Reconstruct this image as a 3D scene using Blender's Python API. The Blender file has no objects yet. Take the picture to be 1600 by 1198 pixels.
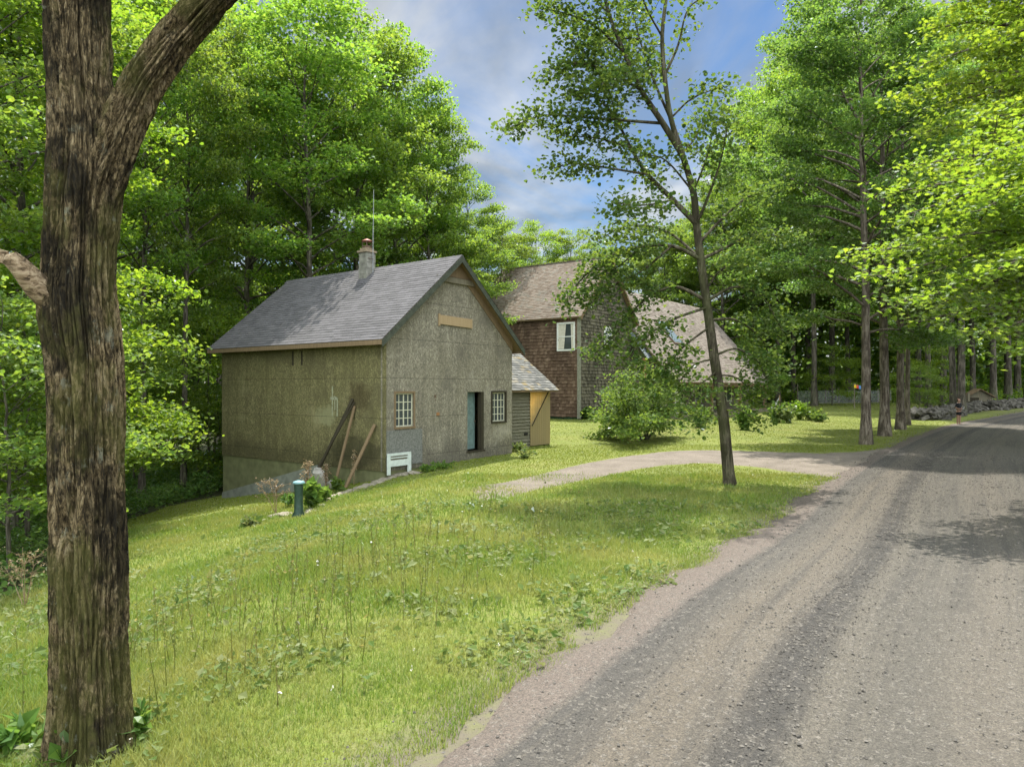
import bpy, math, random
import numpy as np
from mathutils import Vector

# ------------------------------------------------------------------ camera, sky, sun, exposure
scene = bpy.context.scene
COL = scene.collection
CZ = 2.5                       # camera height above the road
F, HX, HY = 1100.0, 800.0, 604.0   # focal length and principal column / horizon row for a 1600 px wide picture
rad = math.radians
cam = bpy.data.cameras.new('camera'); cam.sensor_width = 36; cam.lens = 36*F/1600; cam.clip_start = .1; cam.clip_end = 2000
camo = bpy.data.objects.new('camera', cam); COL.objects.link(camo)
camo.location = (0, 0, CZ); camo.rotation_euler = (rad(90.26), 0, 0); scene.camera = camo
SUN_EL, SUN_AZ = 67, 4        # degrees; azimuth clockwise from +Y (the viewing direction)
sun = bpy.data.lights.new('sun', 'SUN'); sun.energy = 2.5; sun.angle = rad(.53); sun.color = (1, .955, .87)
suno = bpy.data.objects.new('sun', sun); COL.objects.link(suno)
sd = Vector((math.sin(rad(SUN_AZ))*math.cos(rad(SUN_EL)), math.cos(rad(SUN_AZ))*math.cos(rad(SUN_EL)), math.sin(rad(SUN_EL))))
suno.rotation_euler = (-sd).to_track_quat('-Z', 'Y').to_euler(); suno.location = (10, 10, 60)
scene.view_settings.view_transform = 'Standard'; scene.view_settings.look = 'None'
scene.view_settings.exposure = 1.91; scene.view_settings.gamma = 1
scene.render.engine = 'CYCLES'
cy = scene.cycles
cy.use_denoising = True; cy.max_bounces = 12; cy.diffuse_bounces = 8; cy.glossy_bounces = 2; cy.transmission_bounces = 10; cy.transparent_max_bounces = 6
cy.caustics_reflective = False; cy.caustics_refractive = False; cy.sample_clamp_indirect = 6

world = bpy.data.worlds.new('World'); scene.world = world; world.use_nodes = True
def build_world():
    nt = world.node_tree; nt.nodes.clear(); L = nt.links.new
    def nd(t, **k):
        n = nt.nodes.new(t)
        for a, v in k.items(): setattr(n, a, v)
        return n
    out = nd('ShaderNodeOutputWorld'); bg = nd('ShaderNodeBackground'); bg.inputs['Strength'].default_value = .05
    sky = nd('ShaderNodeTexSky', sky_type='NISHITA', sun_disc=False); sky.sun_elevation = rad(SUN_EL); sky.sun_rotation = rad(SUN_AZ)
    sky.ozone_density = 2.2; sky.dust_density = .6
    tc = nd('ShaderNodeTexCoord'); sep = nd('ShaderNodeSeparateXYZ'); L(tc.outputs['Generated'], sep.inputs[0])
    mz = nd('ShaderNodeMath', operation='MAXIMUM'); mz.inputs[1].default_value = .08; L(sep.outputs['Z'], mz.inputs[0])
    def div(s):
        d = nd('ShaderNodeMath', operation='DIVIDE'); L(sep.outputs[s], d.inputs[0]); L(mz.outputs[0], d.inputs[1]); return d
    cmb = nd('ShaderNodeCombineXYZ'); L(div('X').outputs[0], cmb.inputs[0]); L(div('Y').outputs[0], cmb.inputs[1])
    mp = nd('ShaderNodeMapping'); mp.inputs['Scale'].default_value = (.85, .42, 1); mp.inputs['Rotation'].default_value = (0, 0, .5); mp.inputs['Location'].default_value = (1.15, .35, 0)
    L(cmb.outputs[0], mp.inputs[0])
    nz = nd('ShaderNodeTexNoise'); nz.inputs['Scale'].default_value = 1.0; nz.inputs['Detail'].default_value = 9; nz.inputs['Roughness'].default_value = .56; nz.inputs['Distortion'].default_value = .8
    L(mp.outputs[0], nz.inputs['Vector'])
    rp = nd('ShaderNodeValToRGB'); rp.color_ramp.elements[0].position = .34; rp.color_ramp.elements[1].position = .53
    rp.color_ramp.elements[1].color = (.85, .85, .85, 1); L(nz.outputs['Fac'], rp.inputs[0])
    nz2 = nd('ShaderNodeTexNoise'); nz2.inputs['Scale'].default_value = 2.4; nz2.inputs['Detail'].default_value = 6; L(mp.outputs[0], nz2.inputs['Vector'])
    cr = nd('ShaderNodeValToRGB'); e = cr.color_ramp.elements
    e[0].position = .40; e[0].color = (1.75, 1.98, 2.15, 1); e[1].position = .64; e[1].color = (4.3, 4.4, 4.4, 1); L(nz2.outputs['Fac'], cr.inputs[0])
    # clouds overhead and behind the camera, out of view, brightened as added fill light
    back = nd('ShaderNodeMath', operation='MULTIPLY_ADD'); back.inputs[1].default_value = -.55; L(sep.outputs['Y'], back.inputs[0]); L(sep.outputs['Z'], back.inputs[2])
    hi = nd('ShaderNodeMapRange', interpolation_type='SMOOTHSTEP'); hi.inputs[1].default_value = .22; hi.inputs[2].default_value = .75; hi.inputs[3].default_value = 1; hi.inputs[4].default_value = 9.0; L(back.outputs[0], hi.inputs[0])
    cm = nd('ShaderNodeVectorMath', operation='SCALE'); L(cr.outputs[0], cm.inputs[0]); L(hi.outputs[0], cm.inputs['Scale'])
    hs = nd('ShaderNodeHueSaturation'); hs.inputs['Saturation'].default_value = 1.25; hs.inputs['Value'].default_value = .70; L(sky.outputs[0], hs.inputs['Color'])
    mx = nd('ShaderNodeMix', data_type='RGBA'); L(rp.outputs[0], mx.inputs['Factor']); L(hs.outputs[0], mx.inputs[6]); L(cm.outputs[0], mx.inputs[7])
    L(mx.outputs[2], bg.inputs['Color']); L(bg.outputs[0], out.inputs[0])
build_world()

# ------------------------------------------------------------------ helpers
R = np.random.default_rng(7)
random.seed(7)
def P(px, py, d): return np.array([(px-HX)/F*d, d, CZ+(HY-py)/F*d])
def sstep(t): t = np.clip(t, 0, 1); return t*t*(3-2*t)

def hash3(i, j, k):
    n = (i*374761393 + j*668265263 + k*1274126177) & 0xFFFFFFFF
    n = ((n ^ (n >> 13))*1103515245) & 0xFFFFFFFF
    return ((n ^ (n >> 16)) & 0xFFFF)/65535.0
def vnoise(x, y, z=0.0):
    x, y, z = np.broadcast_arrays(np.asarray(x, float), np.asarray(y, float), np.asarray(z, float))
    xi, yi, zi = np.floor(x).astype(np.int64), np.floor(y).astype(np.int64), np.floor(z).astype(np.int64)
    fx, fy, fz = x-xi, y-yi, z-zi
    fx, fy, fz = fx*fx*(3-2*fx), fy*fy*(3-2*fy), fz*fz*(3-2*fz)
    r = 0
    for a in (0, 1):
        for b in (0, 1):
            for c in (0, 1):
                r = r + hash3(xi+a, yi+b, zi+c)*(fx if a else 1-fx)*(fy if b else 1-fy)*(fz if c else 1-fz)
    return r
def fbm(x, y, z=0.0, o=4):
    r, a, s = 0, .5, 1.0
    for i in range(o):
        r = r+a*vnoise(np.asarray(x)*s+17*i, np.asarray(y)*s+31*i, np.asarray(z)*s+7*i); a *= .5; s *= 2.03
    return r

class G:
    """geometry gathered as arrays, linked as ONE mesh object"""
    def __init__(s): s.v, s.f, s.n, s.mi = [], {3: [], 4: []}, 0, {3: [], 4: []}
    def add(s, v, f, mi=0):
        v = np.asarray(v, float).reshape(-1, 3); f = np.asarray(f, np.int64)
        if len(f) == 0: return
        s.v.append(v); k = f.shape[1]; s.f[k].append(f+s.n); s.mi[k].append(np.full(len(f), mi)); s.n += len(v)
    def poly(s, v, mi=0):                    # convex polygon as a fan / quad
        k = len(v)
        if k == 4: s.add(v, [[0, 1, 2, 3]], mi)
        else: s.add(v, [[0, i, i+1] for i in range(1, k-1)], mi)
    def box(s, a, b, mi=0):
        x0, y0, z0 = a; x1, y1, z1 = b
        s.add([[x0, y0, z0], [x1, y0, z0], [x1, y1, z0], [x0, y1, z0], [x0, y0, z1], [x1, y0, z1], [x1, y1, z1], [x0, y1, z1]],
              [[3, 2, 1, 0], [4, 5, 6, 7], [0, 1, 5, 4], [1, 2, 6, 5], [2, 3, 7, 6], [3, 0, 4, 7]], mi)
    def hexa(s, pts, mi=0):                  # 4 bottom + 4 top points
        s.add(pts, [[3, 2, 1, 0], [4, 5, 6, 7], [0, 1, 5, 4], [1, 2, 6, 5], [2, 3, 7, 6], [3, 0, 4, 7]], mi)
    def prism(s, poly, ext, mi=0):           # planar polygon extruded along ext
        p = np.asarray(poly, float); q = p+np.asarray(ext, float); k = len(p)
        s.poly(p[::-1], mi); s.poly(q, mi)
        for i in range(k):
            j = (i+1) % k; s.add([p[i], p[j], q[j], q[i]], [[0, 1, 2, 3]], mi)
    def beam(s, a, b, w, h, up=(0, 0, 1), mi=0):
        a, b = np.asarray(a, float), np.asarray(b, float); d = b-a; d /= np.linalg.norm(d)
        u = np.cross(d, up); u /= np.linalg.norm(u)+1e-9; t = np.cross(u, d)
        c = [a+u*x*w/2+t*y*h/2 for x, y in ((-1, -1), (1, -1), (1, 1), (-1, 1))]
        e = [p+(b-a) for p in c]; s.hexa(c+e, mi)
    def tube(s, pts, rads, n=6, mi=0, cap=True):
        pts = np.asarray(pts, float); m = len(pts); rads = np.broadcast_to(np.asarray(rads, float), (m,))
        t = np.gradient(pts, axis=0); t /= np.linalg.norm(t, axis=1)[:, None]+1e-9
        ref = np.array([0., 0, 1]) if abs(t[:, 2].mean()) < .8 else np.array([1., 0, 0])
        u = np.cross(t, ref); u /= np.linalg.norm(u, axis=1)[:, None]+1e-9; w = np.cross(t, u)
        a = np.linspace(0, 2*np.pi, n, endpoint=False)
        v = pts[:, None]+rads[:, None, None]*(u[:, None]*np.cos(a)[None, :, None]+w[:, None]*np.sin(a)[None, :, None])
        i = np.arange(m-1)[:, None]*n; j = np.arange(n)[None]; jn = (j+1) % n
        f = np.stack([i+j, i+jn, i+n+jn, i+n+j], -1).reshape(-1, 4)
        s.add(v.reshape(-1, 3), f, mi)
        if cap:
            k = n
            s.add(np.vstack([v[-1], pts[-1]]), [[x, (x+1) % k, k] for x in range(k)], mi)
            s.add(np.vstack([v[0], pts[0]]), [[(x+1) % k, x, k] for x in range(k)], mi)
    def mesh(s, name, mats, smooth=False):
        me = bpy.data.meshes.new(name); v = np.vstack(s.v)
        qs = np.vstack(s.f[4]) if s.f[4] else np.zeros((0, 4), np.int64); ts = np.vstack(s.f[3]) if s.f[3] else np.zeros((0, 3), np.int64)
        loops = np.concatenate([qs.ravel(), ts.ravel()]).astype(np.int32)
        st = np.concatenate([np.arange(len(qs))*4, len(qs)*4+np.arange(len(ts))*3]).astype(np.int32)
        me.vertices.add(len(v)); me.loops.add(len(loops)); me.polygons.add(len(st))
        me.vertices.foreach_set('co', v.astype(np.float32).ravel()); me.loops.foreach_set('vertex_index', loops); me.polygons.foreach_set('loop_start', st)
        mi = np.concatenate([np.concatenate(s.mi[4]) if s.mi[4] else [], np.concatenate(s.mi[3]) if s.mi[3] else []]).astype(np.int32)
        me.polygons.foreach_set('material_index', mi)
        me.polygons.foreach_set('use_smooth', np.full(len(st), bool(smooth)))
        me.update(calc_edges=True); me.validate()
        for m in (mats if isinstance(mats, (list, tuple)) else [mats]): me.materials.append(m)
        return me
    def build(s, name, mats, parent=None, smooth=False):
        o = bpy.data.objects.new(name, s.mesh(name, mats, smooth)); COL.objects.link(o)
        if parent: o.parent = parent
        return o
def tag(o, label=None, cat=None, group=None, kind=None):
    if label: o['label'] = label
    if cat: o['category'] = cat
    if group: o['group'] = group
    if kind: o['kind'] = kind
    return o
def empty(name, loc=(0, 0, 0), rz=0.0):
    o = bpy.data.objects.new(name, None); COL.objects.link(o); o.location = loc; o.rotation_euler = (0, 0, rz); o.empty_display_size = .3
    return o
def copy_tree(o, parent=None):
    c = o.copy(); COL.objects.link(c); c.parent = parent
    for ch in list(o.children): copy_tree(ch, c)
    return c

# ------------------------------------------------------------------ materials
class M:
    def __init__(s, name):
        s.m = bpy.data.materials.new(name); s.m.use_nodes = True; s.nt = s.m.node_tree
        s.bsdf = s.nt.nodes['Principled BSDF']; s.out = s.nt.nodes['Material Output']
        s.co = s.n('ShaderNodeTexCoord').outputs['Object']
        s.bsdf.inputs['Specular IOR Level'].default_value = .25
    def put(s, sock, v):
        if hasattr(v, 'is_output'): s.nt.links.new(v, sock)
        else: sock.default_value = v
    def n(s, t, ins=None, **props):
        nd = s.nt.nodes.new(t)
        for k, v in props.items(): setattr(nd, k, v)
        for k, v in (ins or {}).items(): s.put(nd.inputs[k], v)
        return nd
    def mapv(s, scale=(1, 1, 1), vec=None, rot=(0, 0, 0), loc=(0, 0, 0)):
        return s.n('ShaderNodeMapping', {'Vector': vec or s.co, 'Scale': scale, 'Rotation': rot, 'Location': loc}).outputs[0]
    def noise(s, scale, detail=4, rough=.55, vec=None, dist=0.0):
        return s.n('ShaderNodeTexNoise', {'Vector': vec or s.co, 'Scale': scale, 'Detail': detail, 'Roughness': rough, 'Distortion': dist}).outputs['Fac']
    def ramp(s, fac, *stops):
        r = s.n('ShaderNodeValToRGB', {'Fac': fac}); e = r.color_ramp.elements
        while len(e) < len(stops): e.new(.5)
        for el, (p, c) in zip(e, stops):
            el.position = p; el.color = (c, c, c, 1) if isinstance(c, (int, float)) else (*c, 1)
        return r.outputs[0]
    def mix(s, fac, a, b, mode='MIX'):
        nd = s.n('ShaderNodeMix', data_type='RGBA', blend_type=mode)
        s.put(nd.inputs['Factor'], fac)
        s.put(nd.inputs[6], (*a, 1) if isinstance(a, tuple) and len(a) == 3 else a); s.put(nd.inputs[7], (*b, 1) if isinstance(b, tuple) and len(b) == 3 else b)
        return nd.outputs[2]
    def math(s, op, a, b=0.0, c=0.0):
        nd = s.n('ShaderNodeMath', operation=op); s.put(nd.inputs[0], a); s.put(nd.inputs[1], b); s.put(nd.inputs[2], c); return nd.outputs[0]
    def sep(s, vec=None): return s.n('ShaderNodeSeparateXYZ', {0: vec or s.co}).outputs
    def island(s): return s.n('ShaderNodeNewGeometry').outputs['Random Per Island']
    def objrand(s): return s.n('ShaderNodeObjectInfo').outputs['Random']
    def attr(s, name): return s.n('ShaderNodeAttribute', attribute_name=name).outputs['Fac']
    def bump(s, h, strength=.5, dist=.02):
        s.put(s.bsdf.inputs['Normal'], s.n('ShaderNodeBump', {'Height': h, 'Strength': strength, 'Distance': dist}).outputs[0])
    def done(s, color, rough=.85, metal=0.0):
        s.put(s.bsdf.inputs['Base Color'], (*color, 1) if isinstance(color, tuple) else color)
        s.put(s.bsdf.inputs['Roughness'], rough); s.bsdf.inputs['Metallic'].default_value = metal
        return s.m
def plain(name, c, rough=.8, var=.25, scale=12, metal=0.0):
    m = M(name); f = m.noise(scale, 5)
    a = tuple(x*(1-var) for x in c); b = tuple(min(1, x*(1+var)) for x in c)
    m.bump(f, .2, .01)
    return m.done(m.ramp(f, (.3, a), (.7, b)), rough, metal)
def leaf_mat(name, dark, mid, light, trans=2.1, tmix=.52, gloss=.06, patch=None):
    m = M(name); i = m.island()
    c = m.ramp(i, (0, dark), (.5, mid), (1, light))
    ob = m.objrand()
    c = m.n('ShaderNodeHueSaturation', {'Hue': m.n('ShaderNodeMapRange', {0: ob, 3: .488, 4: .508}).outputs[0], 'Saturation': 1.0,
            'Value': m.n('ShaderNodeMapRange', {0: ob, 3: .85, 4: 1.15}).outputs[0], 'Color': c}).outputs[0]
    if patch:
        c = m.mix(m.math('MULTIPLY', m.ramp(m.noise(.55, 5, .6), (.42, 0), (.66, 1)), patch[3]), c, patch[:3])
    dif = m.n('ShaderNodeBsdfDiffuse', {'Color': c})
    tc = m.mix(1.0, c, (trans*1.06, trans*.93, trans*.66), 'MULTIPLY')
    tr = m.n('ShaderNodeBsdfTranslucent', {'Color': tc})
    mx = m.n('ShaderNodeMixShader', {0: tmix, 1: dif.outputs[0], 2: tr.outputs[0]})
    gl = m.n('ShaderNodeBsdfGlossy', {'Color': (.9, .95, 1, 1), 'Roughness': .5})
    fr = m.n('ShaderNodeFresnel', {'IOR': 1.35}).outputs[0]
    g2 = m.n('ShaderNodeMixShader', {0: m.math('MULTIPLY', fr, gloss*4), 1: mx.outputs[0], 2: gl.outputs[0]})
    m.nt.links.new(g2.outputs[0], m.out.inputs[0]); return m.m

LEAF = leaf_mat('maple_leaf', (.052, .108, .016), (.082, .148, .020), (.120, .180, .024), trans=3.2, tmix=.55)
LEAF_DEEP = leaf_mat('row_maple_leaf', (.046, .105, .022), (.070, .138, .026), (.10, .170, .030), trans=2.7, tmix=.55)
LEAF_YEL = leaf_mat('sunny_leaf', (.070, .138, .012), (.100, .170, .014), (.135, .200, .018), trans=2.9, tmix=.58)
LEAF_ASH = leaf_mat('young_tree_leaf', (.042, .100, .022), (.066, .130, .024), (.100, .165, .028), trans=2.2, tmix=.5, gloss=.035)
LEAF_BUSH = leaf_mat('bush_leaf', (.055, .115, .022), (.084, .155, .028), (.12, .190, .032), trans=2.4, tmix=.5, gloss=.04)
LEAF_LOW = leaf_mat('undergrowth_leaf', (.050, .110, .022), (.076, .145, .028), (.11, .175, .034), trans=2.2, tmix=.52)
LEAF_PALE = leaf_mat('garden_leaf', (.08, .15, .03), (.14, .20, .05), (.24, .27, .12), trans=1.2)
GRASS = leaf_mat('grass_blade', (.095, .185, .030), (.155, .245, .042), (.235, .285, .072), trans=1.3, tmix=.42, gloss=.03, patch=(.34, .32, .12, .6))
GRASS_MOWN = leaf_mat('mown_blade', (.125, .195, .024), (.175, .245, .030), (.235, .28, .044), trans=1.2, tmix=.4, gloss=.03)
DRY = leaf_mat('dry_weed', (.16, .11, .06), (.26, .19, .11), (.36, .28, .18), trans=1.0, tmix=.3)
SEED = leaf_mat('seed_head', (.35, .33, .26), (.5, .48, .4), (.62, .6, .54), trans=1.0, tmix=.3)

def m_ground():
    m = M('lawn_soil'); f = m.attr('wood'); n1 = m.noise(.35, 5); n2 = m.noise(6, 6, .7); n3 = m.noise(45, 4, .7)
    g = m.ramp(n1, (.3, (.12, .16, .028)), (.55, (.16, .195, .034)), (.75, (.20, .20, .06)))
    vg = m.attr('verge')
    g = m.mix(m.ramp(n2, (.4, 0), (.75, .6)), g, (.17, .14, .07))
    g = m.mix(.55, g, m.ramp(n3, (.3, (.35, .35, .35)), (.7, (1.3, 1.3, 1.3))), 'MULTIPLY')
    g = m.mix(m.math('MULTIPLY', vg, m.ramp(n2, (.3, .6), (.6, 1))), g, (.125, .110, .080))
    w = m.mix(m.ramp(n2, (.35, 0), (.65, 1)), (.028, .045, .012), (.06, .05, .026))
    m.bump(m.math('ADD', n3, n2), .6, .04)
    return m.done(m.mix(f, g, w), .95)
def m_road():
    m = M('gravel_road'); u = m.attr('across'); v = m.attr('along')
    uv = m.n('ShaderNodeCombineXYZ', {0: u, 1: v}).outputs[0]
    streak = m.noise(1.0, 7, .68, m.mapv((3.4, .10, 1), uv), .5); streak2 = m.noise(1.0, 6, .7, m.mapv((9, .22, 1), uv), .3)
    fine = m.noise(30, 6, .8); mid = m.noise(3.0, 6, .68); vg = m.n('ShaderNodeTexVoronoi', {'Vector': m.co, 'Scale': 105.0}).outputs['Color']
    gv = m.n('ShaderNodeSeparateColor', {0: vg}).outputs[0]; gv2 = m.n('ShaderNodeSeparateColor', {0: m.n('ShaderNodeTexVoronoi', {'Vector': m.co, 'Scale': 34.0}).outputs['Color']}).outputs[1]
    wob = m.math('ADD', u, m.math('MULTIPLY', m.math('SUBTRACT', mid, .5), .30))
    band = m.ramp(m.math('DIVIDE', wob, 8.0), (0, (.180, .148, .124)), (.068, (.188, .158, .134)), (.084, (.102, .096, .086)), (.115, (.125, .115, .099)), (.155, (.160, .139, .110)), (.215, (.158, .139, .112)),
                  (.236, (.070, .066, .061)), (.258, (.074, .070, .064)), (.282, (.145, .132, .108)), (.36, (.125, .116, .098)), (.43, (.158, .141, .115)), (.52, (.138, .127, .106)), (.60, (.152, .137, .113)), (.72, (.115, .107, .092)), (.85, (.145, .13, .108)))
    off = m.math('MULTIPLY', m.math('GREATER_THAN', u, .62), 1.0)
    c = m.mix(m.math('MULTIPLY', m.ramp(streak, (.48, 0), (.60, .62)), off), band, (.088, .083, .074))
    c = m.mix(m.math('MULTIPLY', m.ramp(streak2, (.52, 0), (.66, .5)), off), c, (.180, .160, .130))
    c = m.mix(1.0, c, (.73, .725, .73), 'MULTIPLY'); c = m.mix(m.ramp(mid, (.52, 0), (.75, .35)), c, (.150, .132, .110))
    c = m.mix(.75, c, m.ramp(gv, (0, (.60, .60, .61)), (.5, (1, 1, 1)), (1, (1.5, 1.46, 1.4))), 'MULTIPLY')
    c = m.mix(m.math('MULTIPLY', m.ramp(gv2, (.86, 0), (.88, 1)), .5), c, m.ramp(gv, (0, (.06, .057, .053)), (1, (.26, .235, .20))))
    c = m.mix(.5, c, m.ramp(fine, (.3, (.6, .6, .6)), (.7, (1.4, 1.4, 1.4))), 'MULTIPLY')
    m.bump(m.math('ADD', m.math('MULTIPLY', gv, .7), m.math('ADD', fine, m.math('MULTIPLY', streak, 1.5))), .8, .03)
    return m.done(c, .95)
def m_gravel(name, a, b, c_):
    m = M(name); n1 = m.noise(1.3, 5); n2 = m.noise(24, 5, .75); gv = m.n('ShaderNodeSeparateColor', {0: m.n('ShaderNodeTexVoronoi', {'Vector': m.co, 'Scale': 55.0}).outputs['Color']}).outputs[0]
    c = m.ramp(n1, (.3, a), (.55, b), (.75, c_))
    c = m.mix(.7, c, m.ramp(gv, (0, (.65, .65, .65)), (1, (1.4, 1.4, 1.4))), 'MULTIPLY')
    m.bump(m.math('ADD', gv, n2), .5, .02); return m.done(c, .95)
def m_bark(name, dark, mid, light, moss=None, sc=1.0, bumpd=.03, mossy=.5):
    m = M(name); v = m.mapv((1, 1, .16)); n1 = m.noise(14*sc, 6, .65, v, .6); n2 = m.noise(3.0*sc, 5, .6, m.mapv((1, 1, .55))); n3 = m.noise(50*sc, 4, .7, m.mapv((1, 1, .4)))
    c = m.ramp(n1, (.40, dark), (.48, mid), (.60, light))
    c = m.mix(m.ramp(n2, (.47, 0), (.60, .85)), c, dark)
    if moss: c = m.mix(m.math('MULTIPLY', m.ramp(m.noise(1.9*sc, 5, .65, m.mapv((1, 1, .6), loc=(5, 3, 1))), (.45, 0), (.62, 1)), mossy), c, moss)
    c = m.mix(.5, c, m.ramp(n3, (.3, (.55, .55, .55)), (.7, (1.4, 1.4, 1.4))), 'MULTIPLY')
    m.bump(m.math('ADD', n1, m.math('MULTIPLY', n3, .5)), .9, bumpd); return m.done(c, .95)
def m_boards(name, a, b, c_, grain=(18, 18, .9), moss=None):
    m = M(name); n1 = m.noise(1.0, 6, .65, m.mapv(grain)); i = m.island()
    c = m.mix(m.ramp(n1, (.3, 0), (.7, 1)), a, b); c = m.mix(m.math('MULTIPLY', i, .6), c, c_)
    if moss: c = m.mix(m.ramp(m.noise(1.4, 5), (.45, 0), (.7, .8)), c, moss)
    m.bump(n1, .4, .01); return m.done(c, .85)
def m_shingle(name, a, b, c_, d=None, stain=.3):
    m = M(name); i = m.island(); n2 = m.noise(.9, 5, .6, m.mapv((1, 1, .35))); n3 = m.noise(40, 4, .7)
    c = m.ramp(i, (0, a), (.4, b), (.75, c_), (1, d or c_))
    c = m.mix(m.math('MULTIPLY', m.ramp(n2, (.42, 0), (.65, 1)), stain), c, tuple(x*.45 for x in a))
    c = m.mix(.5, c, m.ramp(n3, (.25, (.6, .6, .6)), (.75, (1.4, 1.4, 1.4))), 'MULTIPLY')
    m.bump(n3, .3, .008); return m.done(c, .9)
def m_wallboard(name, a, b, c_, algae, amt, vert, vert2=.6, stain=False):
    """weathered flake-board sheathing: pale and dark flecks, sheet seams, water streaks, algae"""
    m = M(name); x, y, z = m.sep()
    fl = m.noise(27, 6, .75, m.mapv((1, 1, .8))); fl2 = m.n('ShaderNodeTexVoronoi', {'Vector': m.mapv((1, 1, .55)), 'Scale': 31.0, 'Randomness': 1.0}).outputs['Color']
    fv = m.n('ShaderNodeSeparateColor', {0: fl2}).outputs[0]
    st = m.noise(1.0, 5, .6, m.mapv((3.4, 3.4, .38))); big = m.noise(.8, 5, .6)
    c = m.ramp(fl, (.28, a), (.5, b), (.72, c_))
    c = m.mix(.75, c, m.ramp(fv, (0, (.45, .45, .45)), (.6, (1, 1, 1)), (1, (1.6, 1.6, 1.52))), 'MULTIPLY')
    c = m.mix(m.ramp(st, (.45, 0), (.75, .55)), c, tuple(v*.5 for v in a))
    c = m.mix(m.math('MULTIPLY', m.ramp(big, (.35, .25), (.65, 1)), amt), c, algae)
    spl = m.math('ADD', m.math('MULTIPLY_ADD', z, -.9, -1.75), m.math('MULTIPLY', m.noise(1.1, 6, .65), 1.5))     # splashed dirt and black algae low down
    c = m.mix(m.math('MULTIPLY', m.ramp(spl, (.62, 0), (1.0, .75)), vert2), c, tuple(v*.35 for v in a))
    pat = m.noise(.75, 6, .62, m.mapv((1, 1, 1), loc=(3.1, 7.7, 2.2)))
    c = m.mix(m.ramp(pat, (.54, 0), (.62, .55)), c, tuple(v*.55 for v in b)); c = m.mix(m.ramp(pat, (.30, .45), (.40, 0)), c, c_)
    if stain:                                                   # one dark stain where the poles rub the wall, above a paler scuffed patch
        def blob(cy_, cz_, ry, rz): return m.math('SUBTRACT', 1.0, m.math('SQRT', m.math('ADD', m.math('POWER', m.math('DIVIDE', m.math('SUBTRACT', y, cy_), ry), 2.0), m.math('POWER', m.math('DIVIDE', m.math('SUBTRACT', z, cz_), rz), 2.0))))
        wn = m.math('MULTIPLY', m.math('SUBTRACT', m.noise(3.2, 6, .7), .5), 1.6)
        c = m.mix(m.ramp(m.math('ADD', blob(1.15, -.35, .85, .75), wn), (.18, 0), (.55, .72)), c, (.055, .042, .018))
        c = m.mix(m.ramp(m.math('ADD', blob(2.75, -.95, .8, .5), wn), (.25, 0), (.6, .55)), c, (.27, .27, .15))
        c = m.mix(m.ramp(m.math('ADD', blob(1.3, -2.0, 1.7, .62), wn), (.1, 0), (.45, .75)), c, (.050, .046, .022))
    hor = m.math('ADD', x, y)
    def line(co, period, off, w):
        t = m.math('ABSOLUTE', m.math('SUBTRACT', m.math('FRACT', m.math('DIVIDE', m.math('ADD', co, off), period)), .5))
        return m.math('LESS_THAN', t, w/period)
    sm = m.math('MAXIMUM', line(z, 1.22, .35, .008), m.math('MULTIPLY', line(hor, 2.44, vert, .006), .8))
    c = m.mix(m.math('MULTIPLY', sm, .6), c, tuple(v*.3 for v in a))
    m.bump(m.math('SUBTRACT', m.math('ADD', fl, m.math('MULTIPLY', fv, .4)), m.math('MULTIPLY', sm, .8)), .6, .012)
    return m.done(c, .95)
def m_glass(name='window_glass', tint=(.05, .06, .06)):
    m = M(name); n = m.noise(1.6, 2); m.bump(n, .08, .02); m.bsdf.inputs['Specular IOR Level'].default_value = .8
    return m.done(tint, .06)

MAT = {}
MAT['ground'] = m_ground(); MAT['road'] = m_road()
MAT['drive'] = m_gravel('driveway_gravel', (.12, .102, .082), (.16, .135, .11), (.185, .157, .128))
def m_oldbark():
    m = M('old_maple_bark'); v = m.mapv((1, 1, .26)); f1 = m.noise(23, 9, .74, v, 1.5); f2 = m.noise(60, 6, .72, m.mapv((1, 1, .42)), .8); pa = m.noise(2.8, 8, .72, m.mapv((1, 1, .55))); mo = m.noise(1.9, 7, .70, m.mapv((1, 1, .65), loc=(5, 3, 1)))
    li = m.noise(7.5, 7, .72, m.mapv((1, 1, .8), loc=(1, 8, 2)))
    c = m.ramp(f1, (.38, (.026, .019, .009)), (.46, (.125, .090, .042)), (.53, (.35, .262, .135)), (.64, (.54, .435, .26)))
    c = m.mix(m.ramp(f2, (.38, .85), (.50, 0)), c, (.020, .015, .008))
    c = m.mix(m.ramp(pa, (.470, 0), (.545, .93)), c, m.mix(m.ramp(f1, (.45, 0), (.6, 1)), (.013, .010, .005), (.060, .046, .020)))
    c = m.mix(m.math('MULTIPLY', m.ramp(mo, (.47, 0), (.58, 1)), .62), c, m.mix(f2, (.050, .054, .010), (.20, .195, .045)))
    c = m.mix(m.ramp(li, (.60, 0), (.66, .65)), c, (.30, .31, .22))
    m.bump(m.math('ADD', f1, m.math('MULTIPLY', f2, .7)), 1.0, .06); return m.done(c, .95)
MAT['bark_big'] = m_oldbark()
MAT['bark_other'] = m_bark('old_bark', (.026, .019, .010), (.16, .118, .066), (.36, .275, .175), (.13, .125, .032), 1.0, .05, .45)
MAT['bark'] = m_bark('forest_bark', (.030, .026, .018), (.075, .064, .048), (.14, .122, .095), (.06, .075, .03), 1.0, .03, .4)
MAT['bark_row'] = m_bark('row_maple_bark', (.055, .043, .032), (.13, .105, .080), (.23, .195, .155), (.10, .095, .055), .8, .03, .3)
MAT['bark_young'] = m_bark('young_tree_bark', (.026, .022, .012), (.065, .056, .036), (.12, .105, .07), (.06, .07, .022), 1.3, .015, .5)
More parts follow.
